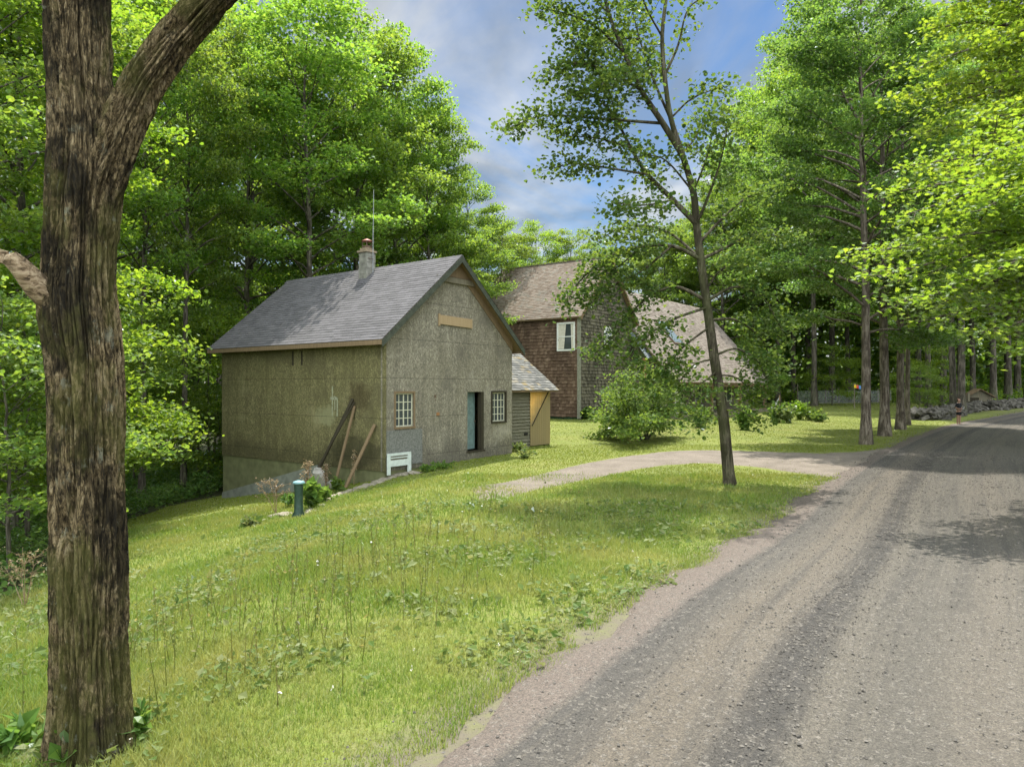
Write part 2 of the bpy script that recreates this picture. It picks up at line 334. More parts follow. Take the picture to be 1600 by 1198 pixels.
def m_broken():
    m = M('broken_wood'); f = m.noise(1.0, 7, .7, m.mapv((5, 30, 30), rot=(0, rad(38), 0)), .5); p = m.noise(5, 6, .7)
    c = m.ramp(f, (.36, (.045, .030, .016)), (.46, (.24, .17, .10)), (.60, (.43, .335, .215)))
    c = m.mix(m.ramp(p, (.52, 0), (.62, .8)), c, (.075, .050, .026)); m.bump(f, 1.0, .03); return m.done(c, .9)
MAT['bare_wood'] = m_broken()
MAT['gable_board'] = m_wallboard('grey_flake_board', (.12, .106, .080), (.232, .212, .165), (.36, .337, .27), (.185, .165, .11), .35, .6)
MAT['olive_board'] = m_wallboard('mossy_flake_board', (.078, .069, .033), (.172, .154, .076), (.27, .245, .130), (.125, .115, .046), .5, .1, .6, True)
MAT['found'] = plain('mossy_concrete', (.135, .14, .068), .9, .25, 3)
MAT['concrete'] = plain('grey_concrete', (.165, .175, .15), .9, .25, 4)
MAT['sill_strip'] = plain('pale_sill_strip', (.36, .35, .28), .9, .2, 5)
MAT['asphalt_shingle'] = m_shingle('grey_asphalt_shingle', (.074, .072, .074), (.086, .083, .086), (.102, .098, .102), stain=.15)
MAT['old_roof'] = m_shingle('faded_brown_shingle', (.118, .088, .064), (.158, .124, .094), (.190, .156, .124), (.148, .136, .110), stain=.3)
MAT['pink_roof'] = m_shingle('faded_pink_shingle', (.130, .107, .086), (.172, .143, .118), (.212, .181, .153), stain=.3)
MAT['shed_roof'] = m_shingle('lichen_grey_shingle', (.085, .086, .080), (.13, .13, .118), (.18, .176, .16), (.19, .15, .075), stain=.3)
MAT['wall_shingle'] = m_shingle('brown_cedar_shingle', (.105, .066, .043), (.130, .084, .056), (.165, .110, .073), (.21, .145, .10), stain=.55)
MAT['wall_shingle_dark'] = m_shingle('weathered_cedar_shingle', (.060, .054, .040), (.110, .098, .070), (.17, .152, .11), stain=.5)
MAT['clap'] = m_boards('weathered_clapboard', (.10, .092, .066), (.20, .186, .135), (.14, .135, .095), (2.2, 2.2, 30))
def m_tan():
    m = M('tan_board_door'); n1 = m.noise(1.0, 6, .65, m.mapv((30, 30, 1.2))); x, y, z = m.sep()
    c = m.mix(m.ramp(n1, (.3, 0), (.7, 1)), (.80, .41, .10), (.90, .56, .19)); c = m.mix(m.math('MULTIPLY', m.island(), .35), c, (.52, .31, .12))
    t = m.math('ADD', m.math('SUBTRACT', m.math('MULTIPLY', x, .62), m.math('MULTIPLY', z, .78)), m.math('MULTIPLY', m.math('SUBTRACT', m.noise(3.5, 5), .5), .5))
    c = m.mix(m.ramp(m.math('MULTIPLY_ADD', t, .9, -5.42), (.1, 0), (.75, .85)), c, (.15, .145, .085))   # turns dull grey green towards the lower right corner
    m.bump(n1, .3, .01); return m.done(c, .8)
MAT['tan'] = m_tan()
MAT['raw_wood'] = m_boards('raw_wood', (.28, .19, .10), (.42, .31, .18), (.33, .25, .14))
MAT['grey_wood'] = m_boards('grey_wood', (.11, .095, .065), (.22, .19, .13), (.15, .14, .10))
MAT['old_wood'] = m_boards('old_brown_wood', (.13, .085, .045), (.24, .165, .09), (.17, .13, .08))
MAT['dark_wood'] = m_boards('dark_wet_wood', (.024, .020, .011), (.05, .042, .025), (.035, .03, .018))
MAT['orange_trim'] = m_boards('cedar_trim', (.26, .125, .05), (.36, .19, .08), (.22, .12, .06))
MAT['fascia'] = plain('dark_green_fascia', (.055, .062, .045), .7, .3, 8)
MAT['pale_trim'] = plain('pale_grey_trim', (.22, .22, .17), .85, .25, 9)
MAT['white'] = plain('white_paint', (.66, .67, .62), .6, .1, 6)
MAT['chalk_white'] = plain('chalky_white_paint', (.50, .55, .50), .7, .15, 7)
MAT['cream'] = plain('cream_paint', (.46, .45, .34), .75, .2, 14)
MAT['teal'] = plain('faded_teal_paint', (.14, .205, .195), .65, .25, 7)
MAT['glass'] = m_glass(); MAT['curtain'] = plain('curtain_cloth', (.55, .52, .43), .9, .15, 10)
MAT['sky_glass'] = m_glass('skylight_glass', (.16, .20, .24))
MAT['dark'] = plain('dark_interior', (.015, .014, .012), .95)
MAT['block'] = plain('chimney_block', (.20, .195, .165), .95, .35, 6)
MAT['mortar'] = plain('chimney_mortar', (.24, .19, .13), .95, .3, 9)
MAT['rust_red'] = plain('faded_red_metal', (.34, .13, .11), .5, .25, 9)
MAT['rusty'] = plain('rusty_metal', (.11, .075, .05), .7, .3, 20)
MAT['mast'] = plain('galvanised_mast', (.30, .31, .32), .4, .1, 6, .5)
MAT['slate_blue'] = m_shingle('blue_grey_shingle', (.12, .14, .155), (.17, .195, .21), (.21, .235, .25))
def m_stone(name, a, b, c_):
    m = M(name); n1 = m.noise(5, 6, .65); n2 = m.noise(30, 4, .7)
    c = m.mix(m.island(), m.ramp(n1, (.3, a), (.7, b)), m.ramp(n1, (.3, tuple(v*.6 for v in a)), (.7, c_)))
    m.bump(m.math('ADD', n1, n2), .5, .03); return m.done(c, .9)
MAT['stone'] = m_stone('field_stone', (.055, .050, .042), (.11, .102, .084), (.16, .148, .125))
MAT['flat_stone'] = m_stone('edging_stone', (.17, .145, .11), (.31, .275, .22), (.26, .24, .17))
MAT['white_stone'] = m_stone('pale_boulder', (.24, .23, .20), (.42, .40, .36), (.40, .38, .34))
MAT['pebble'] = m_stone('road_pebble', (.045, .042, .037), (.12, .108, .092), (.26, .235, .20))
MAT['green_iron'] = plain('dark_green_iron', (.022, .045, .030), .5, .35, 12)
MAT['blue_lid'] = plain('pale_blue_enamel', (.17, .30, .32), .5, .2, 9)
MAT['wire'] = plain('grey_wire', (.46, .47, .47), .5, .1, 5)
MAT['skin'] = plain('skin', (.30, .18, .13), .6, .08, 20)
MAT['shirt'] = plain('black_shirt', (.012, .013, .016), .9, .2, 20)
MAT['shorts'] = plain('black_shorts', (.010, .010, .012), .9, .2, 20)
MAT['shoe'] = plain('dark_shoe', (.012, .011, .012), .7, .2, 20)
MAT['hair'] = plain('auburn_hair', (.07, .03, .014), .7, .3, 40)
MAT['controller'] = plain('grey_plastic', (.28, .29, .30), .5, .1, 10)
MAT['canvas'] = plain('hammock_cloth', (.20, .22, .20), .9, .15, 10)
for nm, c in (('flag_yellow', (.75, .52, .03)), ('flag_red', (.62, .07, .05)), ('flag_blue', (.10, .24, .55))): MAT[nm] = plain(nm, c, .7, .08)

# ------------------------------------------------------------------ terrain
def softplus(t, k=1.5): return np.where(k*t > 30, t, np.log1p(np.exp(np.minimum(k*t, 30)))/k)
def hz(x, y):
    x = np.asarray(x, float); y = np.asarray(y, float)
    drop = 6*(1-np.exp(-.22*softplus(-x-2.5)/6))
    rise = .4*sstep((y-27)/18)*(1-sstep((x-8)/8))+.55*sstep((y-50)/35)
    bumpy = (fbm(x*.35, y*.35, 3)-.47)*.16*(1-.8*sstep((x-1.5)/3))
    return -drop+rise+bumpy
def pick(px, py, d0=3.0):
    d = np.linspace(d0, 260, 9000); X = (px-HX)/F*d; Z = CZ+(HY-py)/F*d; h = hz(X, d)
    k = np.argmax(Z <= h)
    return np.array([X[k], d[k], h[k]])
# road: left edge, from the bottom of the picture into the distance
RE = np.array([(-13.5, -14), (-7, -4.5), (-3.6, .5), (-.84, 4.63), (1.53, 8.4), (4.2, 12.2), (8.7, 19.3), (15.6, 29.2), (27.8, 45.0), (42, 60), (58, 74), (95, 104), (140, 140)], float)
def resample(p, step):
    p = np.asarray(p, float); out = []
    q = np.vstack([2*p[0]-p[1], p, 2*p[-1]-p[-2]])
    for i in range(1, len(q)-2):
        n = max(2, int(np.linalg.norm(q[i+1]-q[i])/step)); t = np.linspace(0, 1, n, endpoint=False)[:, None]
        a, b, c, d = q[i-1], q[i], q[i+1], q[i+2]
        out.append(.5*((2*b)+(-a+c)*t+(2*a-5*b+4*c-d)*t**2+(-a+3*b-3*c+d)*t**3))
    out.append(p[-1:]); return np.vstack(out)
REs = resample(RE, .35)
tn = np.gradient(REs, axis=0); tn /= np.linalg.norm(tn, axis=1)[:, None]; RN = np.stack([tn[:, 1], -tn[:, 0]], 1)
ROADW = 8.0
def road_u(x, y):
    """signed distance to the right of the road's left edge (vectorised, coarse)"""
    x = np.asarray(x, float).ravel(); y = np.asarray(y, float).ravel(); E = REs[::3]; N = RN[::3]
    out = np.empty(len(x))
    for s in range(0, len(x), 40000):
        d = (x[s:s+40000, None]-E[None, :, 0])**2+(y[s:s+40000, None]-E[None, :, 1])**2; k = d.argmin(1)
        out[s:s+40000] = (x[s:s+40000]-E[k, 0])*N[k, 0]+(y[s:s+40000]-E[k, 1])*N[k, 1]
    return out
def inpoly(x, y, poly):
    x = np.asarray(x); y = np.asarray(y); r = np.zeros(x.shape, bool); n = len(poly)
    for i in range(n):
        (x1, y1), (x2, y2) = poly[i], poly[(i+1) % n]
        c = ((y1 > y) != (y2 > y)) & (x < (x2-x1)*(y-y1)/(y2-y1+1e-12)+x1); r ^= c
    return r
LAWN = [(-9.5, -12), (-8.6, 6), (-8.6, 11), (-10.5, 16.5), (-12.8, 22), (-12.2, 25.5), (-11.0, 26.5), (-7.5, 31.5), (-4, 33.5), (-3, 40), (-2, 52), (8, 62), (20, 72), (30, 86), (46, 90), (52, 84), (40, 66), (29, 55), (31, 50), (42, 61), (60, 77), (100, 108), (104, 104), (60, 70), (28, 42), (0, 0), (-4, -12)]
DU = [pick(*p)[:2] for p in ((1420, 694), (1340, 705), (1262, 707), (1150, 703), (1050, 704), (960, 715), (880, 731), (810, 747), (755, 757), (715, 766))]
DL = [pick(*p)[:2] for p in ((1330, 742), (1300, 748), (1240, 741), (1170, 731), (1090, 724), (1000, 733), (930, 748), (850, 764), (790, 778), (735, 786))]
DRIVE = [tuple(p) for p in DU]+[tuple(p) for p in DL[::-1]]
BARN_O = np.array([-3.84, 21.2]); ROT = math.atan2(.8, .6); AX, AY = np.array([.6, .8]), np.array([-.8, .6])
HOUSE_O = np.array([4.3, 45.0])
def inrect(x, y, o, x0, x1, y0, y1):
    lx = (x-o[0])*AX[0]+(y-o[1])*AX[1]; ly = (x-o[0])*AY[0]+(y-o[1])*AY[1]
    return (lx > x0) & (lx < x1) & (ly > y0) & (ly < y1)
def built(x, y): return inrect(x, y, BARN_O, -.02, 6.42, -.02, 8.9) | inrect(x, y, BARN_O, 6.4, 10.5, 1.05, 4.5) | inrect(x, y, HOUSE_O, 0, 7.5, 0, 8.8) | inrect(x, y, HOUSE_O, 7.5, 28.5, -3.2, 8)

def axis_pts(*segs):
    out = []
    for a, b, st in segs: out.append(np.arange(a, b, st))
    return np.concatenate(out)
def grid_obj(name, xs, ys, fz, mat, attrs=None):
    X, Y = np.meshgrid(xs, ys); Z = fz(X, Y); nx, ny = len(xs), len(ys)
    i = np.arange(ny-1)[:, None]*nx; j = np.arange(nx-1)[None]
    g = G(); g.add(np.stack([X, Y, Z], -1).reshape(-1, 3), np.stack([i+j, i+j+1, i+nx+j+1, i+nx+j], -1).reshape(-1, 4))
    o = g.build(name, mat, smooth=True)
    for k, fn in (attrs or {}).items():
        a = o.data.attributes.new(k, 'FLOAT', 'POINT'); a.data.foreach_set('value', np.asarray(fn(X.ravel(), Y.ravel()), np.float32))
    return o
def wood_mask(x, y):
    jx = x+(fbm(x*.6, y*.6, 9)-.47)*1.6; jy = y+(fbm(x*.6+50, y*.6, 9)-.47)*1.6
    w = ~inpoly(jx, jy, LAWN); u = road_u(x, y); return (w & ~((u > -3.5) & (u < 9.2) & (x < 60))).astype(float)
xs = axis_pts((-600, -100, 60), (-100, -30, 5), (-30, -14, .8), (-14, 14, .22), (14, 40, .5), (40, 110, 3), (110, 601, 60))
ys = axis_pts((-80, -12, 5), (-12, 2, .8), (2, 30, .22), (30, 60, .6), (60, 130, 3), (130, 901, 60))
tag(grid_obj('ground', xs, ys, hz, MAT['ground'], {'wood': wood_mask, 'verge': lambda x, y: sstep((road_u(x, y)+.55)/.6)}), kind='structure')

def strip(name, edge, nrm, us, mat, lift, jitter):
    n, k = len(edge), len(us); g = G()
    j0 = (fbm(np.arange(n)*.22, 0*np.arange(n), 5, 4)-.47)*jitter+(fbm(np.arange(n)*1.1, 0*np.arange(n), 8, 3)-.45)*jitter*.5
    U = np.asarray(us)[None]+j0[:, None]*np.exp(-np.asarray(us)/.5)[None]
    X = edge[:, 0, None]+nrm[:, 0, None]*U; Y = edge[:, 1, None]+nrm[:, 1, None]*U
    Z = hz(X, Y)+lift*np.minimum(1, np.asarray(us)/.35)[None]-.02*(np.asarray(us)[None] == 0)
    rut = .02*np.exp(-((U-2.7)/.5)**2)+.02*np.exp(-((U-4.8)/.5)**2); Z = Z-rut+.018*(fbm(X*2, Y*2, 2)-.47)
    i = np.arange(n-1)[:, None]*k; j = np.arange(k-1)[None]
    g.add(np.stack([X, Y, Z], -1).reshape(-1, 3), np.stack([i+j, i+j+1, i+k+j+1, i+k+j], -1).reshape(-1, 4)[:, ::-1])
    o = g.build(name, mat, smooth=True); al = np.concatenate([[0], np.cumsum(np.linalg.norm(np.diff(edge, axis=0), axis=1))])
    for nm, A in (('across', U), ('along', np.broadcast_to(al[:, None], U.shape))):
        a = o.data.attributes.new(nm, 'FLOAT', 'POINT'); a.data.foreach_set('value', np.ascontiguousarray(A, np.float32).ravel())
    return o
us = np.concatenate([[0, .12, .25, .35], np.arange(.5, ROADW+.01, .25)])
tag(strip('road', REs, RN, us, MAT['road'], .07, .85), kind='structure')
def driveway():
    a, b = resample(np.array(DU), .3), resample(np.array(DL), .3); n = 90
    ia, ib = np.linspace(0, len(a)-1, n), np.linspace(0, len(b)-1, n)
    A = np.stack([np.interp(ia, np.arange(len(a)), a[:, k]) for k in (0, 1)], 1); B = np.stack([np.interp(ib, np.arange(len(b)), b[:, k]) for k in (0, 1)], 1)
    k = 14; t = np.linspace(0, 1, k)[None, :, None]; Q = A[:, None]*(1-t)+B[:, None]*t
    Q = Q+((fbm(Q[..., 0]*1.4, Q[..., 1]*1.4, 4)-.47)*.9)[..., None]*np.array([.2, 1])
    edge = np.minimum(np.minimum(np.arange(k), k-1-np.arange(k))[None]/2, np.minimum(np.arange(n)[:, None]*5+2, (n-1-np.arange(n))[:, None]/6)); lift = .045*np.clip(edge, 0, 1)-.012
    Z = hz(Q[..., 0], Q[..., 1])+lift
    i = np.arange(n-1)[:, None]*k; j = np.arange(k-1)[None]; g = G()
    g.add(np.dstack([Q, Z]).reshape(-1, 3), np.stack([i+j, i+j+1, i+k+j+1, i+k+j], -1).reshape(-1, 4))
    return g.build('driveway', MAT['drive'], smooth=True)
tag(driveway(), kind='structure')

# loose stones on the road
def pebbles():
    g = G(); n = 24000
    d = 3.4+R.random(n)**1.5*24; k = np.clip(np.searchsorted(REs[:, 1], d), 0, len(REs)-1)
    lane = np.where(R.random(n) < .5, 1.97+R.normal(0, .13, n), R.choice([.8, 1.3, 2.5, 3.6, 4.6, 5.9], n)+R.normal(0, .22, n)); lane = np.where(R.random(n) < .32, .5+R.random(n)*6.5, lane); lane = np.where(R.random(n) < .12, R.normal(-.05, .22, n), lane); lane = np.clip(lane, -.6, 7.5)
    x = REs[k, 0]+RN[k, 0]*lane+R.normal(0, .15, n); y = REs[k, 1]+RN[k, 1]*lane+R.normal(0, .15, n); z = hz(x, y)+.074*np.clip(lane/.35, 0, 1)+.002-.02*np.exp(-((lane-2.7)/.5)**2)-.02*np.exp(-((lane-4.8)/.5)**2)+.018*(fbm(x*2, y*2, 2)-.47)
    s = .0028+.0125*R.random(n)**5+.00042*d
    base = np.array([[1, 0, 0], [0, 1, 0], [-1, 0, 0], [0, -1, 0], [0, 0, .7], [0, 0, -.7]], float)
    v = base[None]*(s[:, None, None]*(.7+.6*R.random((n, 6, 1)))); a = R.random(n)*6.28
    vx = v[..., 0]*np.cos(a)[:, None]-v[..., 1]*np.sin(a)[:, None]; vy = v[..., 0]*np.sin(a)[:, None]+v[..., 1]*np.cos(a)[:, None]
    v = np.stack([vx+x[:, None], vy+y[:, None], v[..., 2]+z[:, None]], -1)
    f = np.array([[0, 1, 4], [1, 2, 4], [2, 3, 4], [3, 0, 4], [1, 0, 5], [2, 1, 5], [3, 2, 5], [0, 3, 5]])
    g.add(v.reshape(-1, 3), (f[None]+6*np.arange(n)[:, None, None]).reshape(-1, 3))
    tag(g.build('road_gravel', MAT['pebble']), 'loose gravel stones strewn over the dirt road', 'gravel', kind='stuff')
pebbles()

# ------------------------------------------------------------------ leaves, grass, trees
MAPLE = np.array([(0, -.05, 0), (.26, .02, .02), (.50, .22, .06), (.26, .34, .02), (.46, .66, .05), (.17, .62, .01), (0, 1.0, -.06), (-.17, .62, .01), (-.46, .66, .05), (-.26, .34, .02), (-.50, .22, .06), (-.26, .02, .02)])
def leaves(g, pos, size, tilt=.55, shape='simple', bias=(0, 0, 1), mi=0, droop=.0, dirs=None):
    n = len(pos)
    if n == 0: return
    nr = np.asarray(bias, float)[None]+R.normal(0, tilt, (n, 3)); nr /= np.linalg.norm(nr, axis=1)[:, None]
    d = R.normal(0, 1, (n, 3)) if dirs is None else dirs+R.normal(0, .5, (n, 3)); d[:, 2] -= droop; d -= nr*(d*nr).sum(1)[:, None]; d /= np.linalg.norm(d, axis=1)[:, None]+1e-9
    s = np.cross(d, nr); sz = np.broadcast_to(np.asarray(size, float), (n,))*(.65+.7*R.random(n))
    if shape == 'simple':
        L = np.array([(0, 0, 0), (.36, .45, .10), (0, 1.0, -.08), (-.36, .45, .10)]); f = np.array([[0, 1, 2], [0, 2, 3]])
    elif shape == 'wide':
        L = np.array([(0, 0, 0), (.42, .18, .06), (.40, .62, .08), (0, 1.0, -.1), (-.40, .62, .08), (-.42, .18, .06)]); f = np.array([[0, 1, 2], [0, 2, 3], [0, 3, 4], [0, 4, 5]])
    else:
        L = np.vstack([[(0, .34, 0)], MAPLE]); k = len(MAPLE); f = np.array([[0, 1+i, 1+(i+1) % k] for i in range(k)])
    v = pos[:, None]+sz[:, None, None]*(s[:, None]*L[None, :, :1]+d[:, None]*L[None, :, 1:2]+nr[:, None]*L[None, :, 2:])
    g.add(v.reshape(-1, 3), (f[None]+len(L)*np.arange(n)[:, None, None]).reshape(-1, 3), mi)
def curve(a, b, sag=.0, m=7, wob=.06):
    a, b = np.asarray(a, float), np.asarray(b, float); t = np.linspace(0, 1, m)[:, None]; L = np.linalg.norm(b-a)
    p = a+(b-a)*t; p[:, 2:] += sag*L*4*(t*(1-t)); w = R.normal(0, wob*L/m, (m, 3)).cumsum(0); w -= w[0]; p += w*np.sin(t*np.pi)
    return p
def spray(gl, gb, pts, r0, density, size, shape, tilt=.5, spread=(.3, .3, .12), tw=.9, sides=3, start=.2, bias=(0, 0, 1), droop=.15, every=2.4):
    """twigs off a branch, each carrying leaves; pts is the branch polyline"""
    seg = np.linalg.norm(np.diff(pts, axis=0), axis=1); L = seg.sum(); cum = np.concatenate([[0], seg.cumsum()])/L
    nt = max(2, int(L*every)); out = []
    for i in range(nt):
        s = start+(1-start)*(i+R.random())/nt; p = np.array([np.interp(s, cum, pts[:, k]) for k in range(3)])
        d = pts[min(len(pts)-1, int(s*(len(pts)-1))+1)]-pts[int(s*(len(pts)-1)*.999)]; d = d/(np.linalg.norm(d)+1e-9)
        side = np.cross(d, (0, 0, 1)); side /= np.linalg.norm(side)+1e-9
        dr = d*.7+side*(1 if i % 2 else -1)*(.6+.5*R.random())+np.array([0, 0, R.normal(.02, .18)]); dr /= np.linalg.norm(dr)
        ln = tw*(1.15-.6*s)*(.6+.7*R.random()); q = curve(p, p+dr*ln, -.05, 4)
        if gb is not None: gb.tube(q, np.linspace(r0*.4, r0*.12, 4), sides, cap=False)
        m = max(3, int(density*ln)); t = R.random(m)**.7; pos = np.stack([np.interp(t, np.linspace(0, 1, 4), q[:, k]) for k in range(3)], 1)+R.normal(0, 1, (m, 3))*np.array(spread)
        out.append(pos)
    m = int(density*.5); out.append(pts[-1]+R.normal(0, 1, (m, 3))*np.array(spread)*1.2)
    leaves(gl, np.vstack(out), size, tilt, shape, bias, droop=droop)
def forest_tree(H, cb, Rm, r0, nprim, dens, size, shape='wide', top=.97, lean=.0, up=.55, fork=0):
    """returns trunk geometry and crown geometry, base at the origin"""
    gt, gl = G(), G(); m = 18; t = np.linspace(0, 1, m); az0 = R.random()*6.28
    tr = np.stack([lean*H*t*np.cos(az0)+np.r_[0, R.normal(0, .09, m-1)].cumsum()*t*.8, lean*H*t*np.sin(az0)+np.r_[0, R.normal(0, .09, m-1)].cumsum()*t*.8, t*H*top-.25*(t == 0)], 1)
    rr = r0*((1-t)**.85*.95+.05)+r0*.55*np.exp(-t*H/.35)
    gt.tube(tr, rr, 10)
    for i in range(nprim):
        tt = cb+(.96-cb)*((i+R.random())/nprim); tp = (tt-cb)/(1-cb); p = np.array([np.interp(tt, t, tr[:, k]) for k in range(3)])
        L = Rm*(1-tp**2.0)**.62*(.68+.32*min(1, tp*3.2))*(.65+.5*R.random())+.7; az = i*2.39996+R.normal(0, .35)
        el = up*(.3+1.0*tp)+R.normal(0, .12); e = p+np.array([math.cos(az)*math.cos(el), math.sin(az)*math.cos(el), math.sin(el)])*L
        b = curve(p, e, .08, 7, .1); rb = min(np.interp(tt, t, rr)*.5, .012*L+.012); gt.tube(b, np.linspace(rb, rb*.2, 7), 4, cap=False)
        spray(gl, gt, b, rb*.6, dens*.76, size, shape, tw=.30*L+.55, spread=(.25, .25, .10), start=.42)
    return gt, gl
def make_tree(kind, gt, gl, bark, leaf, label, cat='tree', group=None):
    o = empty(kind); gt.build('trunk', bark, o, smooth=True); gl.build('crown', leaf, o); tag(o, label, cat, group); return o
def put_tree(proto, used, loc, rz, sc, label, group=None):
    o = proto if id(proto) not in used else copy_tree(proto); used.add(id(proto))
    o.location = loc; o.rotation_euler = (0, 0, rz); o.scale = sc if isinstance(sc, tuple) else (sc, sc, sc)
    o['label'] = label
    if group: o['group'] = group
    elif 'group' in o: del o['group']
    return o

def blades(g, x, y, h, w, lean=.5):
    n = len(x); z = hz(x, y)-.01; a = R.random(n)*6.28; la = R.random(n)*6.28; ln = h*lean*R.random(n)
    dx, dy = np.cos(a)*w/2, np.sin(a)*w/2; lx, ly = np.cos(la)*ln, np.sin(la)*ln
    v = np.empty((n, 5, 3)); 
    for k, (s, t, c) in enumerate(((-1, 0, 0), (1, 0, 0), (.7, .55, .35), (-.7, .55, .35), (0, 1, 1))):
        v[:, k, 0] = x+s*dx+lx*c; v[:, k, 1] = y+s*dy+ly*c; v[:, k, 2] = z+h*t*(1-.12*c)
    o = 5*np.arange(n)[:, None]; base = g.n; g.v.append(v.reshape(-1, 3)); g.n += 5*n
    g.f[4].append(np.array([[0, 1, 2, 3]])+o+base); g.mi[4].append(np.zeros(n)); g.f[3].append(np.array([[3, 2, 4]])+o+base); g.mi[3].append(np.zeros(n))
def scatter(n, d0, d1, pad=1.5, power=1.0):
    d = d0+(d1-d0)*R.random(n)**power; hw = .74*d+pad; return (R.random(n)*2-1)*hw, d
def lawn_ok(x, y, edge=.0, wood=False):
    jx = x+(fbm(x*.6, y*.6, 9)-.47)*1.6; jy = y+(fbm(x*.6+50, y*.6, 9)-.47)*1.6
    u = road_u(x, y); n = (fbm(x*1.7, y*1.7, 6)-.47)*.5
    dj = (fbm(x*1.4, y*1.4, 4)-.47)*.9
    k = inpoly(jx, jy, LAWN) & (u < .14+n*1.7+edge) & ~built(x, y) & (~inpoly(x+.2*dj, y+dj, DRIVE) | (R.random(len(x)) < .06+.72*sstep((3.4-x)/3.6)))
    return k
def build_grass():
    g = G(); gm = G()
    for n, d0, d1, w, hh in ((150000, 3.4, 7.5, .007, .13), (170000, 7.5, 12.5, .010, .14), (150000, 12.5, 20, .016, .13)):
        x, y = scatter(n, d0, d1, 1.5, .8); k = lawn_ok(x, y); x, y = x[k], y[k]
        dens = fbm(x*.5, y*.5, 1); keep = R.random(len(x)) < .35+1.1*dens; x, y = x[keep], y[keep]
        h = hh*(.3+1.5*fbm(x*.7+9, y*.7, 2)**1.3)*(.5+.8*R.random(len(x)))
        near = np.exp(-((road_u(x, y)+.2)/.8)**2); h = h*(1-.35*near)
        blades(g, x, y, h, w*(.7+.6*R.random(len(x))), .8)
    for n, d0, d1, w, hh in ((140000, 18, 30, .018, .055), (130000, 30, 60, .03, .05), (30000, 60, 92, .07, .07)):
        x, y = scatter(n, d0, d1, 1.5, .8); k = lawn_ok(x, y); x, y = x[k], y[k]
        blades(gm, x, y, hh*(.5+.9*R.random(len(x))), w*(.7+.6*R.random(len(x))), .9)
    tag(g.build('meadow_grass', GRASS), 'uncut yellow green grass between the dirt road and the grey barn', 'grass', kind='stuff')
    tag(gm.build('mown_grass', GRASS_MOWN), 'short mown lawn round the houses and beyond the driveway', 'grass', kind='stuff')
    # broad weeds low in the meadow
    gw = G(); n = 38000; x, y = scatter(n, 3.4, 15, 1.2, 1.0); k = lawn_ok(x, y, -.1); x, y = x[k], y[k]; k = R.random(len(x)) < sstep((fbm(x*.9, y*.9, 4)-.38)/.2); x, y = x[k], y[k]
    leaves(gw, np.stack([x, y, hz(x, y)+.02+.10*R.random(len(x))], 1), (.055+.002*y)*(.35+1.3*R.random(len(x))**1.5), .5, 'simple')
    tag(gw.build('low_weeds', LEAF_PALE), 'small broad leaved weeds low among the meadow grass', 'weeds', kind='stuff')
    # tall thin stalks
    gs = G(); cl = [pick(*p) for p in ((470, 900), (540, 880), (600, 860), (500, 960), (420, 930), (440, 1010), (690, 850), (780, 860), (860, 850), (310, 960), (255, 1000), (330, 1090), (380, 1000), (610, 930), (700, 920), (930, 820), (760, 800), (60, 1000))]
    for c in cl:
        for q in range(int(11+9*R.random())):
            x, y = c[0]+R.normal(0, .55), c[1]+R.normal(0, .55); h = .25+.42*R.random(); z = float(hz(x, y))
            lx, ly = R.normal(0, .06, 2); p = np.array([[x, y, z], [x+lx*.5, y+ly*.5, z+h*.55], [x+lx, y+ly, z+h]])
            gs.tube(p, [.0045, .0035, .002], 3, cap=False)
            m = 5; t = .25+.75*R.random(m); leaves(gs, np.stack([np.interp(t, [0, .55, 1], p[:, k]) for k in range(3)], 1), .045, .9, 'simple')
    tag(gs.build('tall_weeds', leaf_mat('stalk', (.09, .12, .03), (.13, .16, .04), (.20, .19, .08))), 'thin upright weed stalks standing in the uncut meadow', 'weeds', kind='stuff')
    # white flower and seed heads near the road edge
    gf = G(); n = 130; x, y = scatter(n, 5, 17, 0, .9); u = road_u(x, y); k = lawn_ok(x, y) & (u > -2.6); x, y = x[k], y[k]
    for a, b in zip(x, y):
        z = float(hz(a, b))+.10+.10*R.random(); leaves(gf, np.tile([a, b, z], (5, 1))+R.normal(0, .008, (5, 3)), .018, .8, 'simple')
    tag(gf.build('white_flowers', SEED), 'tiny white flower heads dotted through grass near the road', 'flowers', kind='stuff')
build_grass()

# ------------------------------------------------------------------ buildings
R = np.random.default_rng(11)
def shingles(g, o, u, v, nrm, W, H, sw, sh, th=.012, jit=.01, inside=None, lap=1.25):
    """courses of separate overlapping shingles on the rectangle o + u*[0,W] + v*[0,H]"""
    o, u, v, nrm = (np.asarray(a, float) for a in (o, u, v, nrm)); rows = int(math.ceil(H/sh)); V = []
    for r in range(rows):
        x = -R.random()*sw
        while x < W:
            w = sw*(.7+.6*R.random()); a, b = max(0, x), min(W, x+w-.004); x += w
            if b-a < .015: continue
            if inside and not inside((a+b)/2, (r+.5)*sh): continue
            y0 = r*sh+R.normal(0, jit); y1 = min(H, y0+sh*lap); t = th*(.8+.5*R.random())
            q = [o+u*a+v*y0, o+u*b+v*y0, o+u*b+v*y1, o+u*a+v*y1]
            V.append([q[0]+nrm*t, q[1]+nrm*t, q[2]+nrm*.001, q[3]+nrm*.001, q[0]-nrm*.004, q[1]-nrm*.004])
    n = len(V); V = np.array(V).reshape(-1, 3); k = 6*np.arange(n)[:, None, None]
    g.add(V, (np.array([[[0, 1, 2, 3], [4, 5, 1, 0]]])+k).reshape(-1, 4))
